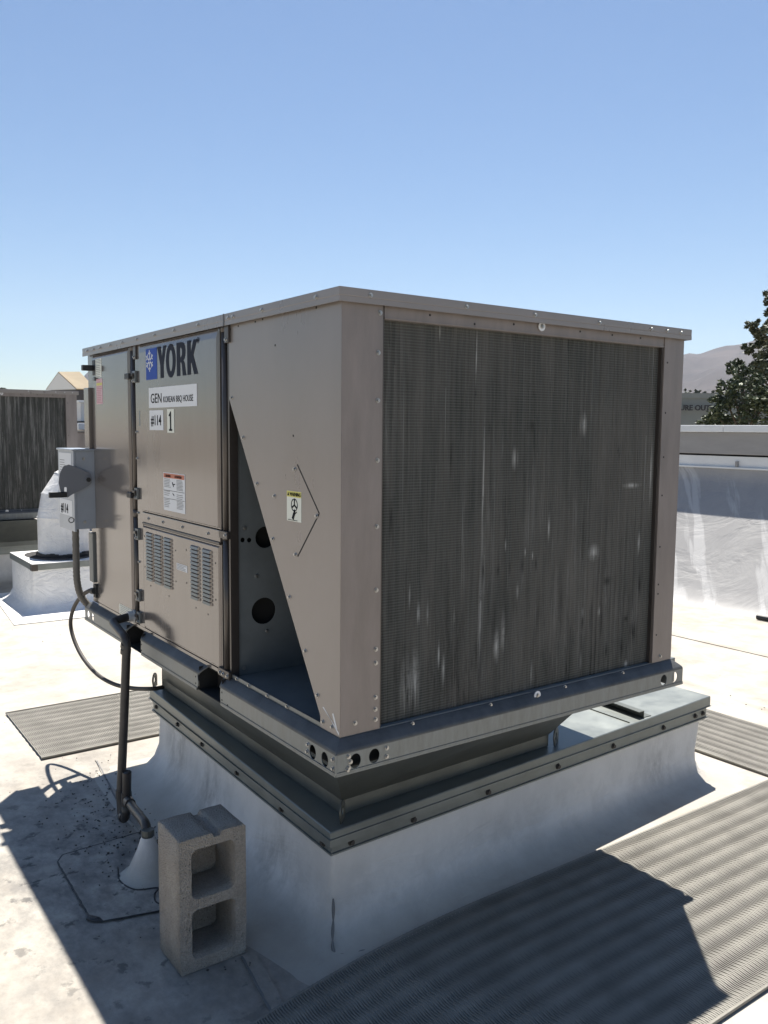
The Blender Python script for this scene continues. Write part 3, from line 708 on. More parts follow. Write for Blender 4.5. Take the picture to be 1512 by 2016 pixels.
# latches on the post
for z in (1.160, .672, .500, .236, .140):
    bm = BM(); box(bm, -.014, -.002, 1.566, 1.60, z-.024, z+.024); lt = part('latch', bm, M['galv'], ac, bevel=.002)
    bm = BM(); box(bm, -.022, -.014, 1.575, 1.605, z+.002, z+.014); part('latch_tongue', bm, M['panel_dark'], lt, bevel=.001)
    bm = BM(); box(bm, -.0165, -.014, 1.572, 1.584, z-.008, z+.006); part('latch_slot', bm, M['black'], lt)
    pin('screw', SCREW, (-.014, 1.586, z-.017), '-x', lt)
for z in (1.155, .655):
    bm = BM(); box(bm, -.03, -.010, 1.60, 1.652, z-.004, z+.020); part('latch_hook', bm, M['blacklam'], ac, bevel=.003)
for z in (.82, .93, .59, .38): pin('screw', SCREW, (-.002, 1.585, z), '-x', ac)
bm = BM(); box(bm, -.004, -.0021, 1.538, 1.552, .955, 1.02); part('post_slot_plate', bm, M['galv'], ac)
# handle at the far end, by the control door
bm = BM(); box(bm, -.06, -.01, 2.135, 2.165, 1.212, 1.238); box(bm, -.012, -.002, 2.11, 2.155, 1.19, 1.262); part('handle', bm, M['blacklam'], ac, bevel=.004)
bm = BM(); box(bm, -.02, -.0105, 2.10, 2.125, 1.165, 1.182); part('handle_catch', bm, M['galv'], ac, bevel=.002)
# screws
for y in (.10, .42, .62, .655, .90, 1.12, 1.32, 1.52, 1.70, 1.86, 2.0, 2.1, 2.2): pin('screw', SCREW, (-e, y, 1.308), '-x', lid)
for x in (.08, .42, .70, 1.0, 1.27, 1.36, 1.44): pin('screw', SCREW, (x, -e, 1.309), '-y', lid)
for z in (1.16, 1.03, .865, .68, .50, .33, .29, .19, .155): pin('screw', SCREW, (.119, -.0015, z), '-y', cp)
pin('screw', SCREW, (.05, -.0015, .128), '-y', cp); pin('screw', SCREW, (.120, -.0015, .125), '-y', cp); pin('screw', SCREW, (.124, -.0015, 1.268), '-y', cp)
for y, z in ((.684, 1.05), (.60, .92), (.505, .775), (.40, .61), (.295, .445), (.20, .30), (.13, .185), (.10, .115), (.05, .115)): pin('screw', SCREW, (0, y-.010, z), '-x', sp)
for y, z in ((.244, .838), (.118, .711), (.24, .585), (.37, .75)): pin('screw', SCREW, (0, y+.008, z-.006), '-x', sp)
for y, z in ((.13, 1.285), (.45, 1.285), (.5, 1.282), (.62, 1.28), (.68, 1.275), (.37, 1.20), (.26, .93)): pin('pilot_hole', HOLE, (-.0003, y, z), '-x', sp)
for x in (.30, .47, .47, .63, .93, 1.09, 1.24): pin('pilot_hole', HOLE, (x, .0014, 1.277 + (.0 if x != .47 else random.choice((0, -.012)))), '-y', hd)
for z in (1.20, 1.02, .86, .72, .53, .39, .355, .20): pin('pilot_hole', HOLE, (1.392, -.0018, z), '-y', ep)
pin('screw', SCREW, (1.42, -.0015, .115), '-y', ep)
# chevron slot in the side panel
bm = BM()
for (y0, z0), (y1, z1) in (((.236, .846), (.112, .713)), ((.112, .713), (.234, .575))):
    d = Vector((0, y1-y0, z1-z0)).normalized(); nn = Vector((0, -d.z, d.y))*.0022
    a, b = Vector((-.0006, y0, z0)), Vector((-.0006, y1, z1))
    poly_prism(bm, [a-nn, a+nn, b+nn, b-nn], (.002, 0, 0))
part('knockout_slit', bm, M['black'], sp)
# washers with rings
for x, z, yy in ((.748, 1.279, -.0005), (.759, .086, -.014)):
    bm = BM(); tube(bm, [(x, yy, z), (x, yy-.003, z)], .0145, 16); wsh = part('washer', bm, M['white'], ac); pin('screw', SCREW, (x, yy-.003, z), '-y', wsh)
# bare scratches at the foot of the corner
bm = BM()
for pts in ([(.093, .158), (.085, .16), (.02, .112), (.004, .10), (.004, .108), (.03, .125)], [(.04, .153), (.033, .156), (.012, .115), (.02, .112)]):
    v = [bm.verts.new((-.0004, y, z)) for y, z in pts]; bm.faces.new(v)
part('paint_scratch', bm, M['white'], sp)
# ---- base rail
def rail(name, p0, p1, outv, holes, slots, par):
    """p0->p1 along the rail (outer face run), outv = outward normal; z 0..ZB"""
    p0, p1, outv = Vector(p0), Vector(p1), Vector(outv); t = (p1-p0).normalized(); Ln = (p1-p0).length
    segs_ = []; a_ = .0032 if outv.y < -.5 else 0
    for s0, s1, zt in sorted(slots): segs_.append((a_, s0, a_ > .01, True)); a_ = s1
    segs_.append((a_, Ln, a_ > .01, False)); o = None
    for e0, e1, l_, r_ in segs_:
        pl = [(e0+(.004 if l_ else 0), .006), (e1-(.004 if r_ else 0), .006)]
        pl += [(e1, .03), (e1-.003, .060)] if r_ else [(e1, .060)]
        pl += [(e0+.003, .060), (e0, .03)] if l_ else [(e0, .060)]
        hl = [circle(a, b, rx, ry, 18) for a, b, rx, ry in holes if e0 < a < e1]
        me = plate_mesh([pl]+hl, .003, basis(p0+outv*.0315, t, (0, 0, 1)))
        if o is None: o = part(name, me, M['galv'], par)
        else: part('rail_web', me, M['galv'], o)
    # rolled shoulder and bottom lip
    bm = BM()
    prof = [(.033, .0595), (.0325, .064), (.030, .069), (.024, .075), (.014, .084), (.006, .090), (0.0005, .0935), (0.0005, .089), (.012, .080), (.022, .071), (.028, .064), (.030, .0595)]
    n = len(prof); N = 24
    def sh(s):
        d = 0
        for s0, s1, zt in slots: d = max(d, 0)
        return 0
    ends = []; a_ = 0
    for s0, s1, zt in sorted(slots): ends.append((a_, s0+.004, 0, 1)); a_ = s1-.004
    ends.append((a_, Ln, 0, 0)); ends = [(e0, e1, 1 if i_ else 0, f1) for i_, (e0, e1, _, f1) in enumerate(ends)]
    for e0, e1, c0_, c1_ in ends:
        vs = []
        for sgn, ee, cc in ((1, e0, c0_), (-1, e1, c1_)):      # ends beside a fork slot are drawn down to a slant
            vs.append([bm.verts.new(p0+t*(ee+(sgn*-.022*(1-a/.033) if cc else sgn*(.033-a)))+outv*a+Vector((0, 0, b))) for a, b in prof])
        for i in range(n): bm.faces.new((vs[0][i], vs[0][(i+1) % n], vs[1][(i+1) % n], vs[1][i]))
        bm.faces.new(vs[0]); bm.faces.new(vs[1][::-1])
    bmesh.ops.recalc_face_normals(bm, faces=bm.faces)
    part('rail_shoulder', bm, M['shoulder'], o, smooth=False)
    bm = BM(); segs = []; a = 0
    for s0, s1, zt in sorted(slots): segs.append((a, s0-.008)); a = s1+.008
    segs.append((a, Ln))
    for a, b in segs:
        q0, q1 = p0+t*a, p0+t*b
        for (o1, o2, z1, z2) in ((.033, .0355, .006, .0105), (.012, .033, .0, .003), (.0335, .0358, .0, .0058)):
            pr = [q0+outv*o1+Vector((0, 0, z1)), q0+outv*o2+Vector((0, 0, z1)), q0+outv*o2+Vector((0, 0, z2)), q0+outv*o1+Vector((0, 0, z2))]
            poly_prism(bm, pr, q1-q0)
    part('rail_bottom_lip', bm, M['galv'], o)
    # darkness behind the openings: inner channel
    bm = BM(); q0 = p0
    pr = [q_+t*.09 for q_ in (p0+outv*(-.05)+Vector((0, 0, .004)), p0+outv*(-.045)+Vector((0, 0, .004)), p0+outv*(-.045)+Vector((0, 0, .088)), p0+outv*(-.05)+Vector((0, 0, .088)))]
    poly_prism(bm, pr, t*(Ln-.18)); part('inner_web', bm, M['panel_dark'], o)
    for i_, (h0, h1) in enumerate(((.036, .20),) if outv.y < -.5 else ((Ln-.20, Ln-.036), (.04, .12))):
        bm = BM(); poly_prism(bm, [p0+outv*(-.002)+t*h0+Vector((0, 0, .004)), p0+outv*(.0)+t*h0+Vector((0, 0, .004)), p0+outv*(.0)+t*h0+Vector((0, 0, .058)), p0+outv*(-.002)+t*h0+Vector((0, 0, .058))], t*(h1-h0)); part('hole_backing', bm, M['black'], o)
    return o
o_ = .033
fr = rail('base_rail', (-o_, 0, 0), (W+o_, 0, 0), (0, -1, 0), [(.064, .033, .0185, .021), (.128, .033, .0185, .021), (1.438, .034, .0185, .020), (1.503, .034, .0185, .020)], [], ac)
# side rail runs from the far end to the near corner so that the text direction stays outward
lr = rail('base_rail', (0, L+o_, 0), (0, -o_, 0), (-1, 0, 0), [(L+.033-.092, .032, .0185, .021), (L+.033-.026, .032, .0185, .021), (.055, .035, .0185, .019), (.125, .035, .0185, .019)],
          [(L+.033-1.69, L+.033-1.50, .0601), (L+.033-.905, L+.033-.715, .0601)], ac)
bm = BM(); box(bm, W-.02, W+o_-.001, 0.001, L+o_, .0, .0945); part('base_rail', bm, M['galv'], ac, bevel=.003)
for x, z in ((.008, .05), (.008, .018), (.014, .034), (.138, .047), (.138, .022), (.004, .012)): pin('rivet', SCREW, (x, -.033, z), '-y', fr)
for y, z in ((.118, .046), (.122, .024), (-.018, .046), (-.018, .02)): pin('rivet', SCREW, (-.033, y, z), '-x', lr)
for y, z in ((1.492, .045), (1.492, .02), (.925, .047), (.925, .022), (.70, .047), (.70, .02), (.655, .014)): pin('pilot_hole', HOLE, (-.0332, y, z), '-x', lr)
for x in (.25, .56, .9, 1.2): pin('screw', SCREW, (x, -.006, ZB-.008), '-y', fr)
bm = BM(); tube(bm, [(-.0325, -.0325, .004), (-.0325, -.0325, .062)], .0035, 8); part('corner_weld', bm, M['galv'], fr)
# fork pockets: dark tunnels behind the slots
for y0, y1 in ((1.50, 1.69), (.715, .905)):
    bm = BM(); box(bm, -.027, .3, y0-.004, y0-.002, .0, .088); box(bm, -.027, .3, y1+.002, y1+.004, .0, .088); box(bm, -.002, .3, y0-.002, y1+.002, .0865, .0885); box(bm, -.027, .3, y0-.002, y1+.002, .0, .003); box(bm, .1, .104, y0, y1, .0035, .086)
    part('fork_pocket', bm, M['black'], lr)

# ---- labels and lettering (flat print, at their real size)
def flat(name, y0, y1, z0, z1, mt, par, x=-.0100, th=.0008):
    bm = BM(); box(bm, x-th, x, min(y0, y1), max(y0, y1), z0, z1); return part(name, bm, mt, par)
XD = -.0101
lg = flat('logo_square', 1.441, 1.321, 1.140, 1.262, M['blue'], ud, XD)
def put(name, me, mt, par): return part(name, me, mt, par)
# snowflake
bm = BM(); cy_, cz_ = 1.400, 1.214
def bar2(bm, y0, z0, y1, z1, w_, x=XD-.0009, th=.0006):
    a, b = Vector((x, y0, z0)), Vector((x, y1, z1)); d = (b-a).normalized(); nn = Vector((0, -d.z, d.y))*w_/2
    poly_prism(bm, [a-nn, a+nn, b+nn, b-nn], (-th, 0, 0))
for k in range(6):
    a = PI/2+k*PI/3; ca, sa = math.cos(a), math.sin(a); Rr = .042
    bar2(bm, cy_+.006*ca, cz_+.006*sa, cy_+Rr*ca, cz_+Rr*sa, .0062)
    for f0, ln in ((.56, .015),):
        for sgn in (-1, 1):
            b = a+sgn*PI/3.4
            bar2(bm, cy_+Rr*f0*ca, cz_+Rr*f0*sa, cy_+Rr*f0*ca+ln*math.cos(b), cz_+Rr*f0*sa+ln*math.sin(b), .0052)
part('snowflake_emblem', bm, M['white'], ud)
# YORK, condensed heavy letters with small slab feet (unit cell 1 wide x 1 high)
H_ = .122
def letter(name, loops, y, wd):
    lps = [[(p[0]*wd, p[1]*H_) for p in l] for l in loops]
    me = plate_mesh(lps, .0008, ML(y, 1.141, XD-.0004)); o = put(name, me, M['navy'], ud); return o
Yl = [[(0, 1), (.38, 1), (.52, .62), (.68, 1), (1, 1), (.70, .40), (.70, 0), (.34, 0), (.34, .40)]]
Ol = [[(.5+.5*math.cos(t*PI/12), .5+.52*math.sin(t*PI/12)) for t in range(24)], [(.5+.20*math.cos(t*PI/12), .5+.33*math.sin(t*PI/12)) for t in range(24)]]
Rl = [[(0, 0), (0, 1), (.52, 1), (.74, .97), (.88, .88), (.93, .74), (.90, .58), (.80, .49), (.70, .455), (.84, .36), (.92, .12), (1.0, 0), (.62, 0), (.54, .34), (.48, .40), (.36, .40), (.36, 0)],
      [(.36, .56), (.48, .56), (.56, .62), (.58, .71), (.55, .80), (.47, .84), (.36, .84)]]
Kl = [[(0, 0), (0, 1), (.34, 1), (.34, .62), (.62, 1), (.98, 1), (.60, .56), (1.04, 0), (.66, 0), (.40, .38), (.34, .32), (.34, 0)]]
letter('letter', Yl, 1.316, .092); letter('letter', Ol, 1.226, .096); letter('letter', Rl, 1.119, .090); letter('letter', Kl, 1.019, .092)
me = plate_mesh([circle(0, 0, .011, n=20), circle(0, 0, .0092, n=20)], .0006, ML(.922, 1.258, XD-.0003)); put('trademark_ring', me, M['navy'], ud)
put('trademark_letter', text_mesh('R', .017, ML(.9275, 1.2525, XD-.0003), bold=.0002), M['navy'], ud)
def fit(s, y, z, wd, ht, x, mt, par, bold=0):
    me = text_mesh(s, 1, Matrix.Identity(4), thick=.0006, bold=bold)
    x0 = min(v.co.x for v in me.vertices); x1 = max(v.co.x for v in me.vertices); z1 = max(v.co.y for v in me.vertices)
    me.transform(ML(y, z, x) @ Matrix.Diagonal((wd/(x1-x0), ht/z1, 1, 1)) @ Matrix.Translation((-x0, 0, 0)))
    return part('lettering', me, mt, par)
def caption(s, size, y, z, x, mt, par, **kw): return put('lettering', text_mesh(s, size, ML(y, z, x), **kw), mt, par)
XP = XD-.0016
gp = flat('name_plate', 1.414, .935, 1.028, 1.107, M['white'], ud, XD, .0012)
fit('GEN', 1.392, 1.047, .117, .037, XP, M['ink'], gp, .006)
fit('KOREAN BBQ HOUSE', 1.256, 1.047, .288, .023, XP, M['ink'], gp, .006)
n1 = flat('number_plate', 1.411, 1.262, .940, 1.018, M['white'], ud, XD, .0012)
fit('#114', 1.394, .960, .112, .039, XP, M['ink'], n1, .02)
n2 = flat('number_plate', 1.220, 1.152, .931, 1.021, M['cream'], ud, XD, .0012)
one = [[(.30, .0), (.30, .09), (.43, .10), (.43, .78), (.28, .74), (.26, .80), (.52, 1), (.60, 1), (.60, .10), (.73, .09), (.73, 0)]]
me = plate_mesh([[(p[0]*.07, p[1]*.074) for p in one[0]]], .0006, ML(1.222, .938, XP)); put('lettering', me, M['ink'], n2)
# caution sheet
cs = flat('warning_sheet', 1.270, 1.055, .630, .777, M['white'], ud, XD, .0012)
flat('warning_header', 1.266, 1.059, .757, .774, M['orange'], cs, XD-.0013, .0005)
caption('CAUTION', .012, 1.248, .7605, XD-.0022, M['ink'], cs, bold=.0003); caption('ATTENTION', .012, 1.152, .7605, XD-.0022, M['ink'], cs, bold=.0003)
bm = BM()
def lines(bm, y0, y1, z0, z1, n, x, h=.0022):
    for i in range(n):
        z = z1-(z1-z0)*i/max(1, n-1); e_ = y1+random.uniform(0, .25)*(y0-y1)
        box(bm, x-.0005, x, e_, y0, z-h/2, z+h/2)
lines(bm, 1.262, 1.195, .722, .752, 6, XD-.0013); lines(bm, 1.135, 1.066, .716, .752, 8, XD-.0013)
lines(bm, 1.262, 1.20, .690, .705, 3, XD-.0013); lines(bm, 1.135, 1.066, .683, .697, 3, XD-.0013)
lines(bm, 1.262, 1.20, .645, .672, 5, XD-.0013); lines(bm, 1.135, 1.066, .645, .672, 6, XD-.0013)
part('small_print', bm, M['greyink'], cs)
bm = BM()
for z in (.7085, .677): box(bm, XD-.0018, XD-.0013, 1.058, 1.267, z-.0007, z+.0007)
bar2(bm, 1.178, .742, 1.165, .726, .006, XD-.0013); bar2(bm, 1.172, .733, 1.15, .736, .004, XD-.0013); bar2(bm, 1.175, .70, 1.16, .692, .004, XD-.0013)
part('warning_pictogram', bm, M['ink'], cs)
# warning sticker on the side panel
ws = flat('warning_sticker', .298, .212, .677, .767, M['cream'], sp, -.0001, .0008)
flat('warning_header', .2975, .2125, .749, .7665, M['yellow'], ws, -.0010, .0004)
caption('WARNING', .0145, .279, .7525, -.0017, M['ink'], ws, sx=.92, bold=.0004)
bm = BM(); poly_prism(bm, [(-.0015, .294, .7525), (-.0015, .282, .7525), (-.0015, .288, .7635)], (-.0004, 0, 0))
c0 = (.252, .726)
for k in range(20):
    a = 2*PI*k/20; b = 2*PI*(k+1)/20
    bar2(bm, c0[0]+.018*math.cos(a), c0[1]+.018*math.sin(a), c0[0]+.018*math.cos(b), c0[1]+.018*math.sin(b), .0025, -.0013)
for k in range(3):
    a = PI/2+k*2*PI/3; bar2(bm, c0[0], c0[1], c0[0]+.016*math.cos(a), c0[1]+.016*math.sin(a), .005, -.0013)
bar2(bm, .249, .712, .255, .698, .008, -.0013); bar2(bm, .252, .702, .262, .684, .011, -.0016); bar2(bm, .25, .70, .238, .706, .003, -.0016)
bar2(bm, .29, .6805, .235, .6805, .0015, -.0013)
part('warning_pictogram', bm, M['ink'], ws)
# pink strip and stickers on the control door
ps = flat('warning_strip', 2.098, 2.010, 1.056, 1.172, M['pink'], cdr, XD, .0008)
bm = BM(); lines(bm, 2.094, 2.014, 1.062, 1.135, 10, XD-.0009, .002); lines(bm, 2.09, 2.03, 1.157, 1.168, 2, XD-.0009, .002); part('small_print', bm, M['pinkink'], ps)
flat('warning_strip_mark', 2.094, 2.014, 1.141, 1.153, M['yellow'], ps, XD-.0009, .0004)
s2 = flat('data_label', 2.105, 2.018, 1.178, 1.238, M['cream'], cdr, XD, .0008)
bm = BM(); lines(bm, 2.10, 2.022, 1.182, 1.232, 7, XD-.0009, .0022); part('small_print', bm, M['greyink'], s2)
s3 = flat('data_label', 2.105, 2.018, 1.240, 1.264, M['cream'], cdr, XD, .0008)
bm = BM(); lines(bm, 2.10, 2.022, 1.246, 1.26, 3, XD-.0009, .0022); part('small_print', bm, M['greyink'], s3)
s4 = flat('data_label', 1.835, 1.672, .112, .158, M['cream'], cdr, XD, .0008)
bm = BM(); lines(bm, 1.82, 1.69, .12, .152, 5, XD-.0009, .0018); part('small_print', bm, M['greyink'], s4)
s5 = flat('data_label', 1.155, 1.052, .409, .434, M['white'], lp, -.0071, .0008)
bm = BM(); lines(bm, 1.15, 1.06, .413, .43, 4, -.0080, .0018); part('small_print', bm, M['greyink'], s5)

# ---- copy of the same unit farther back, with its own curb and adapter
BX, BY = -.110, 7.35
def copy_subset(root, loc, label, skip):
    r = root.copy(); COL.objects.link(r); r.location = loc; r['label'] = label; OFF[r.name] = Vector(loc)
    for ch in list(root.children):
        if any(ch.name.startswith(s) for s in skip): continue
        c = ch.copy(); COL.objects.link(c); c.parent = r
        for g in ch.children:
            d = g.copy(); COL.objects.link(d); d.parent = c
    return r
ac2 = copy_subset(ac, Vector(ac.location)+Vector((BX, BY, 0)), 'taupe air conditioner in the left background, only its streaked dark coil end showing',
    ('access_door', 'louvered_panel', 'control_door', 'latch', 'hinge', 'handle', 'door_sill', 'bulkhead', 'floor_lip', 'end_channel', 'end_bracket', 'post_slot'))
build_curb(BX-.6, BY-.05, 'white membrane roof curb with a grey steel cap under the air conditioner in the left background', full=False)
build_adapter(BX-.1, BY-.2, 'dark steel adapter under the air conditioner in the left background', full=False)
# ================================================================== DISCONNECT SWITCH
sw = thing('disconnect_switch', (-.05, 2.29, .65), 'grey electrical disconnect box with a fan-shaped lever, on the far end of the left side', 'switch box')
bm = BM(); box(bm, -.098, -.004, 2.162, 2.42, .466, .838); part('box', bm, M['switch'], sw, bevel=.003)
bm = BM(); box(bm, -.108, -.0985, 2.158, 2.424, .455, .845); dr = part('front_cover', bm, M['switch'], sw, bevel=.002)
bm = BM(); box(bm, -.115, -.0, 2.154, 2.426, .838, .846); part('rain_lip', bm, M['switch'], sw, bevel=.002)
bm = BM(); box(bm, -.1092, -.1082, 2.19, 2.40, .64, .825); lb = part('instruction_label', bm, M['white'], sw)
bm = BM(); lines(bm, 2.385, 2.28, .66, .79, 12, -.1093, .003); part('small_print', bm, M['greyink'], lb)
bm = BM(); box(bm, -.1092, -.1082, 2.19, 2.41, .525, .60); lb = part('number_plate', bm, M['white'], sw)
part('lettering', text_mesh('#114', .06, ML(2.385, .537, -.1096), bold=.002, sx=1.0), M['ink'], lb)
bm = BM(); box(bm, -.1098, -.1093, 2.205, 2.265, .715, .765); part('blue_tape', bm, M['blue'], sw)
# lever: fan-shaped plate on the side that faces the photographer (plane y = 2.16)
fan = [(-.018, .038), (-.03, .047), (-.118, .085), (-.142, .078), (-.160, .045), (-.166, .0), (-.158, -.04), (-.145, -.062), (-.128, -.07), (-.105, -.055), (-.030, -.018), (-.016, -.005), (-.014, .02)]
me = plate_mesh([[(x-.008, z) for x, z in fan], rrect(-.150, -.138, -.055, -.02, .005)], .003, basis((-.005, 2.150, .690), (1, 0, 0), (0, 0, 1)))
part('lever', me, M['handle'], sw)
bm = BM(); tube(bm, [(-.045, 2.162, .702), (-.045, 2.140, .702)], .017, 18); part('lever_pivot', bm, M['handle'], sw, smooth=False)
bm = BM(); tube(bm, [(-.045, 2.140, .702), (-.045, 2.137, .702)], .011, 12); part('lever_nut', bm, M['blacklam'], sw)
bm = BM(); box(bm, -.225, -.145, 2.138, 2.156, .622, .648); part('lever_grip', bm, M['blacklam'], sw, bevel=.004)
me = plate_mesh([circle(0, 0, .014, n=16), circle(0, 0, .0095, n=16)], .003, basis((-.122, 2.165, .512), (1, 0, 0), (0, 0, 1))); part('padlock_eye', me, M['galv'], sw)
for z in (.50, .80): pin('screw', SCREW, (-.06, 2.162, z), '-y', sw)

bm = BM(); pth = smooth_path([(-.075, 2.27, .458), (-.075, 2.27, .30), (-.072, 2.275, .20), (-.05, 2.29, .12), (-.0, 2.30, .055), (.06, 2.31, .02)], 10)
tube(bm, pth, .0165, 12, radii=[.0165+(.0011 if i % 2 else -.0006) for i in range(len(pth))])
tag(part('flexible_conduit', bm, M['conduit'], smooth=True), 'stout grey flexible conduit hanging from the switch box down to the base rail', 'conduit')
# black hose looping from the bracket down to the curb cap
def R2(px, py, x):   # where the sight-line through a photograph point meets the plane x = const (used to take measurements)
    d = f*1+rr*((px-756)/1673.47)-uu*((py-1008)/1673.47); t = (x-CAM.x)/d.x; return CAM+d*t
hs = [(-.004, 2.160, .168), tuple(R2(176, 1163, -.035)), tuple(R2(158, 1176, -.045)), tuple(R2(144, 1200, -.05)), tuple(R2(139, 1228, -.05)), tuple(R2(146, 1260, -.045)), tuple(R2(164, 1296, -.03)),
      tuple(R2(192, 1328, -.005)), tuple(R2(225, 1347, .03)), tuple(R2(262, 1355, .07)), tuple(R2(300, 1356, .115)), tuple(R2(320, 1353, .19))]
bm = BM(); tube(bm, smooth_path(hs, 7), .0098, 10)
tag(part('black_hose', bm, M['hose'], smooth=True), 'thin black hose looping out from the unit and back over the curb cap', 'hose')
hb = thing('hose_bracket', (-.01, 2.17, .16), 'small black cable gland holding the looping black hose at the cabinet edge', 'bracket')
bm = BM(); box(bm, -.022, -.002, 2.150, 2.185, .13, .195); part('gland_plate', bm, M['blacklam'], hb, bevel=.003)
bm = BM(); tube(bm, [(-.024, 2.155, .165), (-.024, 2.20, .158)], .016, 10); part('gland_nut', bm, M['blacklam'], hb)

# ---- condensate drain
dp = thing('drain_pipe', (-.11, 1.5, G+.05), 'black plastic condensate drain pipe with a trap, dropping from the unit to the white boot', 'pipe')
fit = BM(); tube(fit, [(-.002, 1.666, .130), (-.03, 1.666, .130)], .0235, 16); tube(fit, [(-.0, 1.666, .130), (-.008, 1.666, .130)], .03, 16); part('outlet_fitting', fit, M['fan_grey'], dp, smooth=False)
rp = .0178
bm = BM(); tube(bm, corner_path([(-.02, 1.666, .130), (-.100, 1.668, .118), (-.103, 1.492, .088), (-.101, 1.475, .06), (-.117, 1.478, -.25), (-.138, 1.479, -.59), (-.140, 1.462, -.660), (-.141, 1.412, -.655), (-.141, 1.397, -.585)], .030, 5), rp, 14)
part('pipe_run', bm, M['abs'], dp, smooth=True)
for a, b in (((-.102, 1.487, .046), (-.1015, 1.478, .062)), ((-.1035, 1.483, .02), (-.1030, 1.480, .038)), ((-.1355, 1.479, -.555), (-.1375, 1.479, -.59)), ((-.141, 1.397, -.590), (-.141, 1.396, -.535)), ((-.141, 1.428, -.657), (-.1405, 1.448, -.659))):
    bm = BM(); tube(bm, [a, b], rp+.0038, 14); part('coupling', bm, M['abs'], dp, smooth=False)
bm = BM(); tube(bm, [(-.141, 1.397, -.59), (-.141, 1.382, -.445)], rp, 14, cap=False); tube(bm, [(-.141, 1.382, -.447), (-.141, 1.397, -.59)], rp-.003, 14); part('vent_riser', bm, M['abs'], dp, smooth=True)
bm = BM(); tube(bm, corner_path([(-.141, 1.396, -.565), (-.155, 1.27, -.553), (-.184, 1.045, -.522), (-.189, 1.018, -.60)], .035, 5), rp, 14); part('branch_pipe', bm, M['abs'], dp, smooth=True)
for a, b in (((-.144, 1.365, -.561), (-.149, 1.325, -.557)), ((-.186, 1.03, -.54), (-.188, 1.022, -.568))):
    bm = BM(); tube(bm, [a, b], rp+.004, 14); part('coupling', bm, M['abs'], dp, smooth=False)
# conical boot
bt = thing('pipe_boot', (-.20, 1.0, G), 'white conical rubber boot round the drain pipe, standing on the square patch', 'pipe boot')
bm = BM(); rings = []
for z, R_ in ((.150, .0215), (.142, .026), (.105, .038), (.06, .056), (.025, .073), (.010, .088), (.004, .105), (-.002, .108)):
    rings.append([Vector((-.193+(R_+(.006*math.sin(k*3+z*40)*(R_ > .05)))*math.cos(2*PI*k/28), 1.008+R_*1.0*math.sin(2*PI*k/28), G+z)) for k in range(28)])
vs = loft(bm, rings); bmesh.ops.recalc_face_normals(bm, faces=bm.faces); part('cone', bm, M['skirt'], bt, smooth=True)
bm = BM(); tube(bm, [(-.189, 1.016, G+.146), (-.1885, 1.017, G+.172)], .0235, 16); part('clamp_band', bm, M['adapter'], bt)
# square patch with sealant bead
pq = [(-.205, .745), (-.425, .800), (-.455, .845), (-.445, 1.29), (-.415, 1.335), (-.095, 1.35), (-.06, 1.30), (-.06, .80)]
pp = thing('membrane_patch', (-.28, 1.05, G), 'stained square membrane patch edged with black sealant, under the drain boot', 'roof patch')
bm = BM(); poly_prism(bm, [(x, y, G+.001) for x, y in pq], (0, 0, .003)); part('patch_sheet', bm, M['roof'], pp)
edge = [Vector((x, y, G+.004)) for x, y in pq]+[Vector((pq[0][0], pq[0][1], G+.004))]
ep2 = []
for a, b in zip(edge, edge[1:]):
    k = max(2, int((b-a).length/.02)); ep2 += [a.lerp(b, j/k) for j in range(k)]
ep2.append(edge[-1])
ep2 = [p+Vector((random.uniform(-.0015, .0015), random.uniform(-.0015, .0015), 0)) for p in ep2]
bm = BM(); tube(bm, ep2, .004, 6, radii=[.0035+.0025*abs(noise.noise(p*7))+(.012 if (p-Vector((-.45, .83, p.z))).length < .03 else 0) for p in ep2]); 
for v in bm.verts: v.co.z = G+.003+(v.co.z-G-.003)*.35
part('sealant_bead', bm, M['caulk'], pp, smooth=True)
bm = BM(); c = smooth_path([(-.27, 1.12, G+.0045), (-.295, 1.02, G+.0045), (-.27, .93, G+.0045), (-.20, .895, G+.0045), (-.225, .86, G+.0045), (-.235, .80, G+.0045), (-.18, .765, G+.0045)], 8)
tube(bm, c, .003, 6); part('sealant_bead', bm, M['caulk'], pp, smooth=True)

# ================================================================== CONCRETE BLOCK
cb = thing('concrete_block', (-.205, .465, G), 'grey hollow concrete block stood on end beside the curb', 'concrete block')
ang = 0.0; bw, bh, bd = .218, .424, .172
Mc = Matrix.Translation((-.322, .380, G)) @ Matrix.Rotation(ang, 4, 'Z') @ Matrix(((1, 0, 0, 0), (0, 0, 1, 0), (0, 1, 0, 0), (0, 0, 0, 1)))
# local X = width, local Y = up, local Z = depth (thickness centred at bd/2)
outer = [(.004, 0), (bw-.004, 0), (bw, .004), (bw, bh-.006), (bw-.006, bh), (.138, bh), (.132, bh-.014), (.112, bh-.014), (.106, bh), (.005, bh), (0, bh-.005), (0, .004)]
me = plate_mesh([outer, rrect(.038, bw-.036, .228, .386, .022, 5), rrect(.038, bw-.036, .038, .196, .022, 5)], bd, Mc @ Matrix.Translation((0, 0, bd/2)))
b2 = BM(); b2.from_mesh(me)
bmesh.ops.triangulate(b2, faces=b2.faces)
bmesh.ops.subdivide_edges(b2, edges=[e_ for e_ in b2.edges if e_.calc_length() > .02], cuts=3, use_grid_fill=True)
for v in b2.verts:
    v.co += Vector((noise.noise(v.co*60), noise.noise(v.co*60+Vector((9, 0, 0))), noise.noise(v.co*60+Vector((0, 9, 0)))*.4))*.0022
part('block', b2, M['block'], cb)
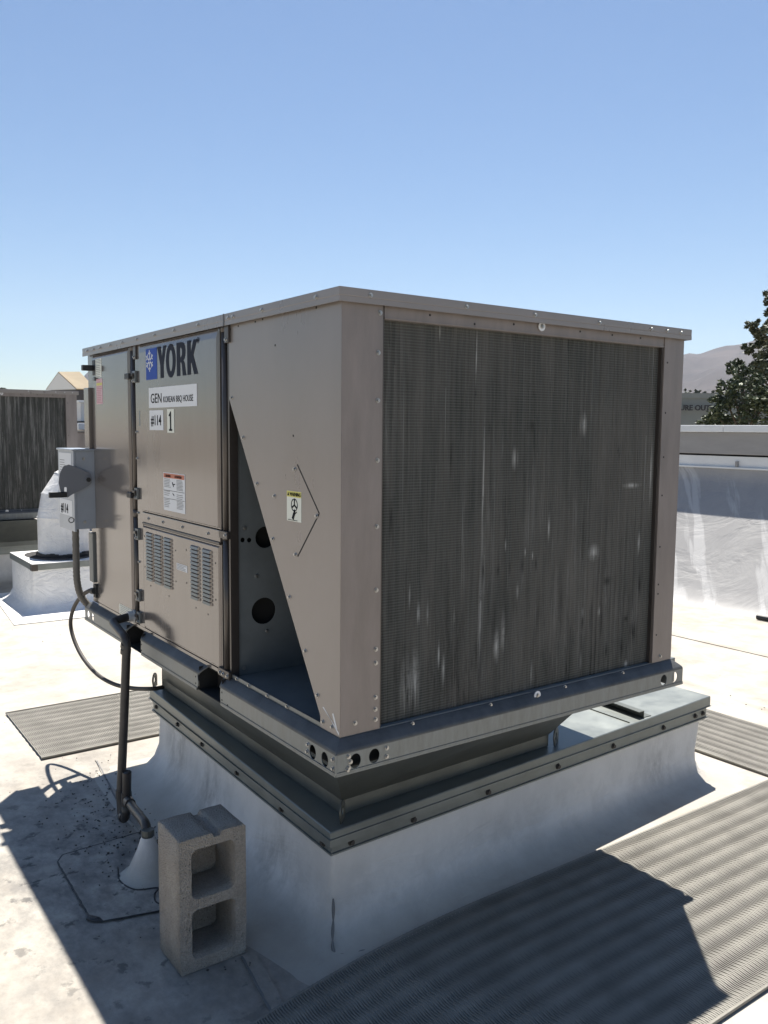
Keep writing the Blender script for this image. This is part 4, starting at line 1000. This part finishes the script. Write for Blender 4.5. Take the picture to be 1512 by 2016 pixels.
for x0_, x1_, h0_, h1_ in ((.0365, bw-.0345, .036, .198), (.0365, bw-.0345, .226, .318)):      # added plates half closing the cells behind, so the hollows look dark
    me = plate_mesh([rrect(x0_, x1_, h0_, h1_, .02, 4)], .02, Mc @ Matrix.Translation((0, 0, bd-.016))); part('added_cell_back', me, M['block'], cb)

# ================================================================== DUCT BOX AND ELBOW, LEFT BACKGROUND
db = thing('duct_curb', (.95, 6.35, G), 'white boxed curb with a metal rim carrying the white duct, left background', 'roof curb')
x0, x1, y0, y1 = .545, 1.34, 5.90, 6.78; zt = -.265
bm = BM(); q = [(x0, y0), (x1, y0), (x1, y1), (x0, y1)]
rings = [rounded_ring(q, i, z, rd, 5) for i, z, rd in ((.012, zt-.04, .02), (.012, -.5, .03), (.008, -.6, .05), (-.02, -.66, .07), (-.10, G+.006, .10), (-.17, G-.002, .12))]
loft(bm, rings); bmesh.ops.recalc_face_normals(bm, faces=bm.faces); part('membrane_skirt', bm, M['duct'], db, smooth=True)
bm = BM(); box(bm, x0, x1, y0, y1, zt-.055, zt); part('metal_rim', bm, M['flange'], db, bevel=.003)
bm = BM(); box(bm, x0-.004, x0+.05, y0-.004, y0+.05, zt-.058, zt-.001); part('rim_corner', bm, M['panel_dark'], db)
bm = BM(); box(bm, x0+.003, x1-.003, y0+.003, y1-.003, zt+.0005, zt+.004); part('top_sheet', bm, M['duct'], db)
bm = BM(); poly_prism(bm, [(.30, 5.50, G+.001), (1.8, 5.45, G+.001), (1.8, 7.0, G+.001), (.42, 7.0, G+.001)], (0, 0, .006)); part('membrane_apron', bm, M['duct'], db)
dk = thing('white_duct_elbow', (.945, 6.35, zt), 'white painted round duct turning in a segmented elbow on the boxed curb', 'duct')
R_ = .232; cx, cy = .945, 6.35; pv = .36
bm = BM()
path = [(cx, cy, zt+.004), (cx, cy, .105)]
tube(bm, path, R_, 32); part('riser', bm, M['duct'], dk, smooth=False)
def gore(a0, a1, rad):
    bm = BM(); vs = []
    for a in (a0, a1):
        c = Vector((cx+pv-pv*math.cos(a), cy, .105+pv*math.sin(a))); u = Vector((-math.cos(a), 0, math.sin(a)))
        vs.append([c+(u*math.cos(2*PI*k/32)+Vector((0, 1, 0))*math.sin(2*PI*k/32))*rad for k in range(32)])
    r = loft(bm, vs); bm.faces.new(r[0][::-1]); bm.faces.new(r[1]); bmesh.ops.recalc_face_normals(bm, faces=bm.faces); return bm
for i in range(4):
    part('elbow_gore', gore(i*PI/8, (i+1)*PI/8, R_), M['duct'], dk)
    bm = gore(i*PI/8-.008, i*PI/8+.008, R_+.004); part('elbow_seam', bm, M['duct'], dk)
bm = BM(); tube(bm, [(cx+pv, cy, .105+pv), (cx+pv+1.1, cy, .105+pv)], R_, 32); part('horizontal_run', bm, M['duct'], dk)
bm = BM(); ring = []
for k in range(40):
    a = 2*PI*k/40; ring.append((cx+(R_+.02)*math.cos(a), cy+(R_+.02)*math.sin(a), zt+.012))
for i, (p, qn) in enumerate(zip(ring, ring[1:]+ring[:1])):
    h1 = .03+.022*noise.noise(Vector(p)*9); poly_prism(bm, [p, qn, (cx+(R_-.01)*math.cos(2*PI*(i+1)/40), cy+(R_-.01)*math.sin(2*PI*(i+1)/40), zt+.012), (cx+(R_-.01)*math.cos(2*PI*i/40), cy+(R_-.01)*math.sin(2*PI*i/40), zt+.012)], (0, 0, h1))
for i in range(40):
    a = 2*PI*i/40; b = 2*PI*(i+1)/40; r1 = R_+.12+.03*math.sin(3*a+1)
    poly_prism(bm, [(cx+R_*math.cos(a), cy+R_*math.sin(a), zt+.0045), (cx+r1*math.cos(a), cy+r1*math.sin(a), zt+.0045), (cx+(R_+.12+.03*math.sin(3*b+1))*math.cos(b), cy+(R_+.12+.03*math.sin(3*b+1))*math.sin(b), zt+.0045), (cx+R_*math.cos(b), cy+R_*math.sin(b), zt+.0045)], (0, 0, .004))
part('tar_collar', bm, M['caulk'], dk)

# ================================================================== THINGS BEYOND, LEFT GAP
ex = thing('exhaust_housing', (4.2, 14, G), 'pale grey box housing seen in the gap left of the control door', 'exhaust housing')
bm = BM(); box(bm, 3.2, 4.8, 13.6, 14.8, 1.05, 1.38); part('housing', bm, M['fan_grey'], ex, bevel=.01)
bm = BM(); box(bm, 3.16, 4.84, 13.56, 14.84, 1.381, 1.42); part('housing_lid', bm, M['cap_white'], ex, bevel=.006)
bm = BM(); box(bm, 3.26, 4.7, 13.66, 14.7, 1.02, 1.05); part('shadow_joint', bm, M['black'], ex)
bm = BM(); box(bm, 3.1, 4.9, 13.4, 14.9, .90, 1.019); part('pale_curb', bm, M['cap_white'], ex, bevel=.01)
bm = BM(); box(bm, 3.2, 4.8, 13.5, 14.8, G, .90); part('support_box', bm, M['band'], ex)
bu = thing('distant_air_conditioner', (3.3, 12.6, G), 'low brown equipment cabinet behind the left background air conditioner', 'air conditioner')
bm = BM(); box(bm, 2.62, 3.9, 12.2, 13.2, -.4, .86); part('cabinet', bm, M['panel_matte'], bu, bevel=.01)
bm = BM(); box(bm, 2.60, 3.92, 12.18, 13.22, .861, .885); part('cabinet_lid', bm, M['panel'], bu)
bm = BM(); box(bm, 2.7, 3.8, 12.3, 13.1, G, -.4); part('cabinet_curb', bm, M['skirt'], bu)
fp = thing('parapet_wall', (0, 34.2, G), 'low grey parapet closing the far end of the roof', 'parapet')
bm = BM(); box(bm, -12, 6.92, 34.02, 34.3, GG, G+.75); part('wall', bm, M['band'], fp)
bm = BM(); box(bm, -12, 6.92, 33.98, 34.34, G+.751, G+.83); part('coping', bm, M['cap_white'], fp)

def ray(px, py, D):
    d = f*1+rr*((px-756)/1673.47)-uu*((py-1008)/1673.47); h = math.hypot(d.x, d.y); return CAM+d*(D/h)
# gabled building far left
gb = thing('gabled_building', (ray(120, 760, 120).x, ray(120, 760, 120).y, GG), 'far building with a tan hipped roof and grey gable rising behind the left background unit', 'building')
A_, B_, C_ = ray(90, 768, 118), ray(115, 733, 120), ray(151, 772, 113); D_, E_ = ray(157, 733, 120), ray(190, 775, 114); F_ = ray(140, 768, 128)
for P_ in (A_, C_, E_, F_): P_.z = A_.z
bm = BM(); poly_prism(bm, [A_, B_, C_], Vector((.05, .25, 0))); part('gable', bm, M['stucco'], gb)
bm = BM()
for quad in ((B_, C_, E_, D_), (B_, D_, F_, A_), (D_, E_, F_)):
    q_ = [p.copy()+Vector((0, 0, .08)) for p in quad]; bm.faces.new([bm.verts.new(p) for p in q_])
g_ = bmesh.ops.solidify(bm, geom=bm.faces[:], thickness=.18); part('roof', bm, M['tan'], gb)
bm = BM(); poly_prism(bm, [(p.x, p.y, GG) for p in (A_, C_, E_, F_)], (0, 0, A_.z-GG-.03)); part('wall', bm, M['panel_dark'], gb)
# sign building at right
sb = ray(1372, 805, 90); wd = Vector((rr.x, rr.y, 0)).normalized(); nv = Vector((wd.y, -wd.x, 0)); nv = nv if nv.dot(CAM-sb) > 0 else -nv
shop = thing('shop_building', (sb.x, sb.y, GG), 'long flat grey-green shop building with dark letters on its wall, beyond the right parapet', 'building')
ztop = ray(1372, 777, 90).z
bm = BM(); a = sb-wd*26; b = sb+wd*34
poly_prism(bm, [(a.x, a.y, GG), (b.x, b.y, GG), (b.x-nv.x*30, b.y-nv.y*30, GG), (a.x-nv.x*30, a.y-nv.y*30, GG)], (0, 0, ztop-GG)); part('wall', bm, M['sign_wall'], shop)
bm = BM(); c = a+nv*.12; d_ = b+nv*.12
poly_prism(bm, [(c.x, c.y, ztop-.35), (d_.x, d_.y, ztop-.35), (d_.x-nv.x*.3, d_.y-nv.y*.3, ztop-.35), (c.x-nv.x*.3, c.y-nv.y*.3, ztop-.35)], (0, 0, .5)); part('coping', bm, M['sign_wall'], shop)
tp = ray(1396.5, 808, 90)+nv*.15
me = text_mesh('FURNITURE OUTLET', .72, basis((tp.x, tp.y, tp.z), (wd.x, wd.y, 0), (0, 0, 1)), thick=.08, bold=.022, align='RIGHT', sx=.98)
mx = max(v.co.dot(wd) for v in me.vertices)
lt_w = .44*2.0
me.transform(Matrix.Translation(wd*(lt_w+.25)))
part('sign_lettering', me, M['sign_ink'], shop)

# ---------------------------------------------------------------- trees
def leaf_blob(bm, c, rad, n, size, squash=.85):
    for _ in range(n):
        d = Vector((random.gauss(0, 1), random.gauss(0, 1), random.gauss(0, 1))).normalized()
        r_ = rad*(random.random()**.45); p = c+Vector((d.x*r_, d.y*r_, d.z*r_*squash))
        u = Vector((random.gauss(0, 1), random.gauss(0, 1), random.gauss(0, .6))).normalized(); v = u.cross(Vector((random.gauss(0, 1), random.gauss(0, 1), random.gauss(0, 1)))).normalized()
        s = size*random.uniform(.6, 1.4)
        vs = [bm.verts.new(p+u*s), bm.verts.new(p+v*s*.42), bm.verts.new(p-u*s), bm.verts.new(p-v*s*.42)]; bm.faces.new(vs)
def tree(label, D, blobs, base, leaf, size, dens, group, name='tree'):
    b0 = ray(base[0], base[1], D); root = thing(name, (b0.x, b0.y, GG), label, 'tree', group)
    bm = BM(); cs = []
    for px, py, rp_ in blobs:
        c = ray(px, py, D+random.uniform(-1.2, 1.2)); rad = rp_/1673.47*D; cs.append((c, rad))
        for _ in range(8):
            o_2 = Vector((random.gauss(0, 1), random.gauss(0, 1), random.gauss(0, .8))).normalized()*rad*random.uniform(.4, 1.55)
            leaf_blob(bm, c+o_2, rad*random.uniform(.22, .42), int(dens*.12), size)
        leaf_blob(bm, c, rad*.9, int(dens*.42), size)
    part('foliage', bm, leaf, root)
    bm = BM(); top = max(cs, key=lambda t: t[0].z)[0]
    trunk = [Vector((b0.x, b0.y, GG)), Vector((b0.x+.1, b0.y, GG+2.5)), Vector((b0.x, b0.y+.1, (GG+top.z)/2)), Vector((top.x*.3+b0.x*.7, top.y*.3+b0.y*.7, top.z-.6))]
    tube(bm, smooth_path(trunk, 4), .2, 9, radii=[.26-.23*i/12 for i in range(13)])
    for c, rad in cs:
        h = max(GG+2.5, c.z-1.6); s_ = Vector((b0.x, b0.y, h)); tube(bm, [s_, s_.lerp(c, .5)+Vector((0, 0, .15)), c], .03, 5, radii=[.07, .045, .015])
    part('trunk', bm, M['bark'], root)
    return root
random.seed(11)
tree('leafy dark green tree with a broad crown above the right parapet', 31,
     [(1450, 718, 15), (1462, 745, 20), (1440, 765, 22), (1475, 765, 24), (1430, 790, 24), (1460, 800, 28), (1492, 795, 26), (1410, 812, 18), (1400, 828, 14), (1425, 826, 22), (1448, 836, 26), (1486, 838, 30), (1515, 780, 24), (1530, 820, 34), (1495, 748, 12), (1505, 870, 34), (1440, 875, 34), (1465, 905, 30), (1560, 860, 30)],
     (1465, 850), M['leaf'], .075, 420, 'trees beyond the right parapet')
tree('taller tree at the right picture edge, reaching well above the hill', 36,
     [(1518, 590, 14), (1524, 615, 18), (1516, 645, 18), (1484, 640, 9), (1492, 655, 10), (1500, 670, 13), (1475, 690, 9), (1512, 690, 18), (1497, 705, 12), (1520, 725, 20), (1505, 738, 16), (1545, 640, 34), (1555, 700, 36), (1580, 660, 40), (1550, 760, 34), (1535, 570, 14), (1490, 722, 10), (1478, 730, 8)],
     (1550, 850), M['leaf2'], .085, 380, 'trees beyond the right parapet')
random.seed(5)
for i, (px, py, rp_, D, lab) in enumerate(((1352, 776, 6, 190, 'small round tree behind the shop roof, next to the cabinet edge'), (1372, 774, 5, 195, 'pointed little tree rising highest behind the shop roof'),
        (1387, 778, 6, 200, 'low bushy tree behind the shop roof, right of the pointed one'), (1402, 778, 6, 195, 'low tree behind the shop roof half hidden by the nearer leafy tree'))):
    tree(lab, D, [(px, py, rp_), (px-5, py+5, rp_), (px+5, py+6, rp_), (px+1, py+14, rp_*1.5)], (px, 850), M['leaf_far'], .28, 240, 'row of trees behind the shop building')
tree('tip of a distant tree showing over the lid at the far left', 60, [(4, 768, 5), (9, 772, 5), (0, 775, 7), (6, 790, 10)], (5, 850), M['leaf_far'], .12, 200, None)

# ---------------------------------------------------------------- hills
bm = BM(); NA, NR = 150, 46; rows = []
def crest(az_px):
    pts = [(60, 0), (150, .03), (175, .062), (300, .08), (600, .06), (1000, .05), (1345, .0835), (1366, .083), (1400, .0885), (1440, .0905), (1460, .093), (1512, .102), (1700, .13), (1900, .1), (2200, .02)]
    for (a, b), (c, d_) in zip(pts, pts[1:]):
        if a <= az_px <= c: t = (az_px-a)/(c-a); return b+(d_-b)*t
    return 0
for i in range(NA+1):
    px = 40+2160*i/NA; dr = ray(px, 850, 1)-CAM; dr.z = 0; dr.normalize(); row = []
    cr = crest(px)
    for j in range(NR+1):
        t = j/NR; D = 1500+2000*t
        prof = math.sin(min(1, t*1.15)*PI/2)**1.5 if t < .87 else max(0, 1-(t-.87)*1.2)
        p = CAM+dr*D
        rg = noise.fractal(Vector((p.x/260, p.y/260, 3)), .9, 2.1, 6)
        h = (cr*3300)*prof*(1+.55*rg*(1-.9*prof)) + 2.5*noise.fractal(Vector((p.x/60, p.y/60, 0)), .9, 2, 4)
        row.append(bm.verts.new((p.x, p.y, GG-6+max(0, h))))
    rows.append(row)
for a, b in zip(rows, rows[1:]):
    for j in range(NR): bm.faces.new((a[j], b[j], b[j+1], a[j+1]))
bmesh.ops.recalc_face_normals(bm, faces=bm.faces)
part('hills', bm, M['hill'], smooth=True, kind='structure')

# ---------------------------------------------------------------- small debris on the roof
random.seed(3); bm = BM()
for i in range(560):
    if i >= 420: x, y = random.gauss(-.13, .09), random.gauss(1.5, .28)
    elif i < 260: x, y = random.gauss(-.12, .16), random.gauss(1.25, .42)
    else: x, y = random.uniform(-1.6, 4.5), random.uniform(-1.2, 6)
    if .05 < x < 2.4 and -.7 < y < 2.2: continue
    if -.33 < x < -.08 and .37 < y < .6: continue
    s = random.uniform(.0015, .005) if i < 380 else random.uniform(.003, .007); a = random.uniform(0, PI)
    u = Vector((math.cos(a), math.sin(a), random.uniform(-.2, .2)))*s; v = Vector((-math.sin(a), math.cos(a), random.uniform(-.3, .3)))*s*random.uniform(.4, .9)
    p = Vector((x, y, G+.009)); poly_prism(bm, [p+u, p+v, p-u, p-v], (0, 0, -.003))
tag(part('roof_debris', bm, M['bolt']), 'specks of grit and dried leaf bits scattered on the white roof', 'debris', kind='stuff')

# ---------------------------------------------------------------- haze
bm = BM(); box(bm, -4200, 4200, -4200, 4200, GG-3, 520)
hm = bpy.data.materials.new('haze'); hm.use_nodes = True; nt = hm.node_tree; nt.nodes.remove(nt.nodes['Principled BSDF'])
pvn = nt.nodes.new('ShaderNodeVolumePrincipled'); pvn.inputs['Color'].default_value = (.72, .80, .95, 1); pvn.inputs['Density'].default_value = .0001; pvn.inputs['Anisotropy'].default_value = .3
nt.links.new(pvn.outputs[0], nt.nodes['Material Output'].inputs['Volume'])
HAZE = True
if HAZE: tag(part('haze', bm, hm), kind='stuff')
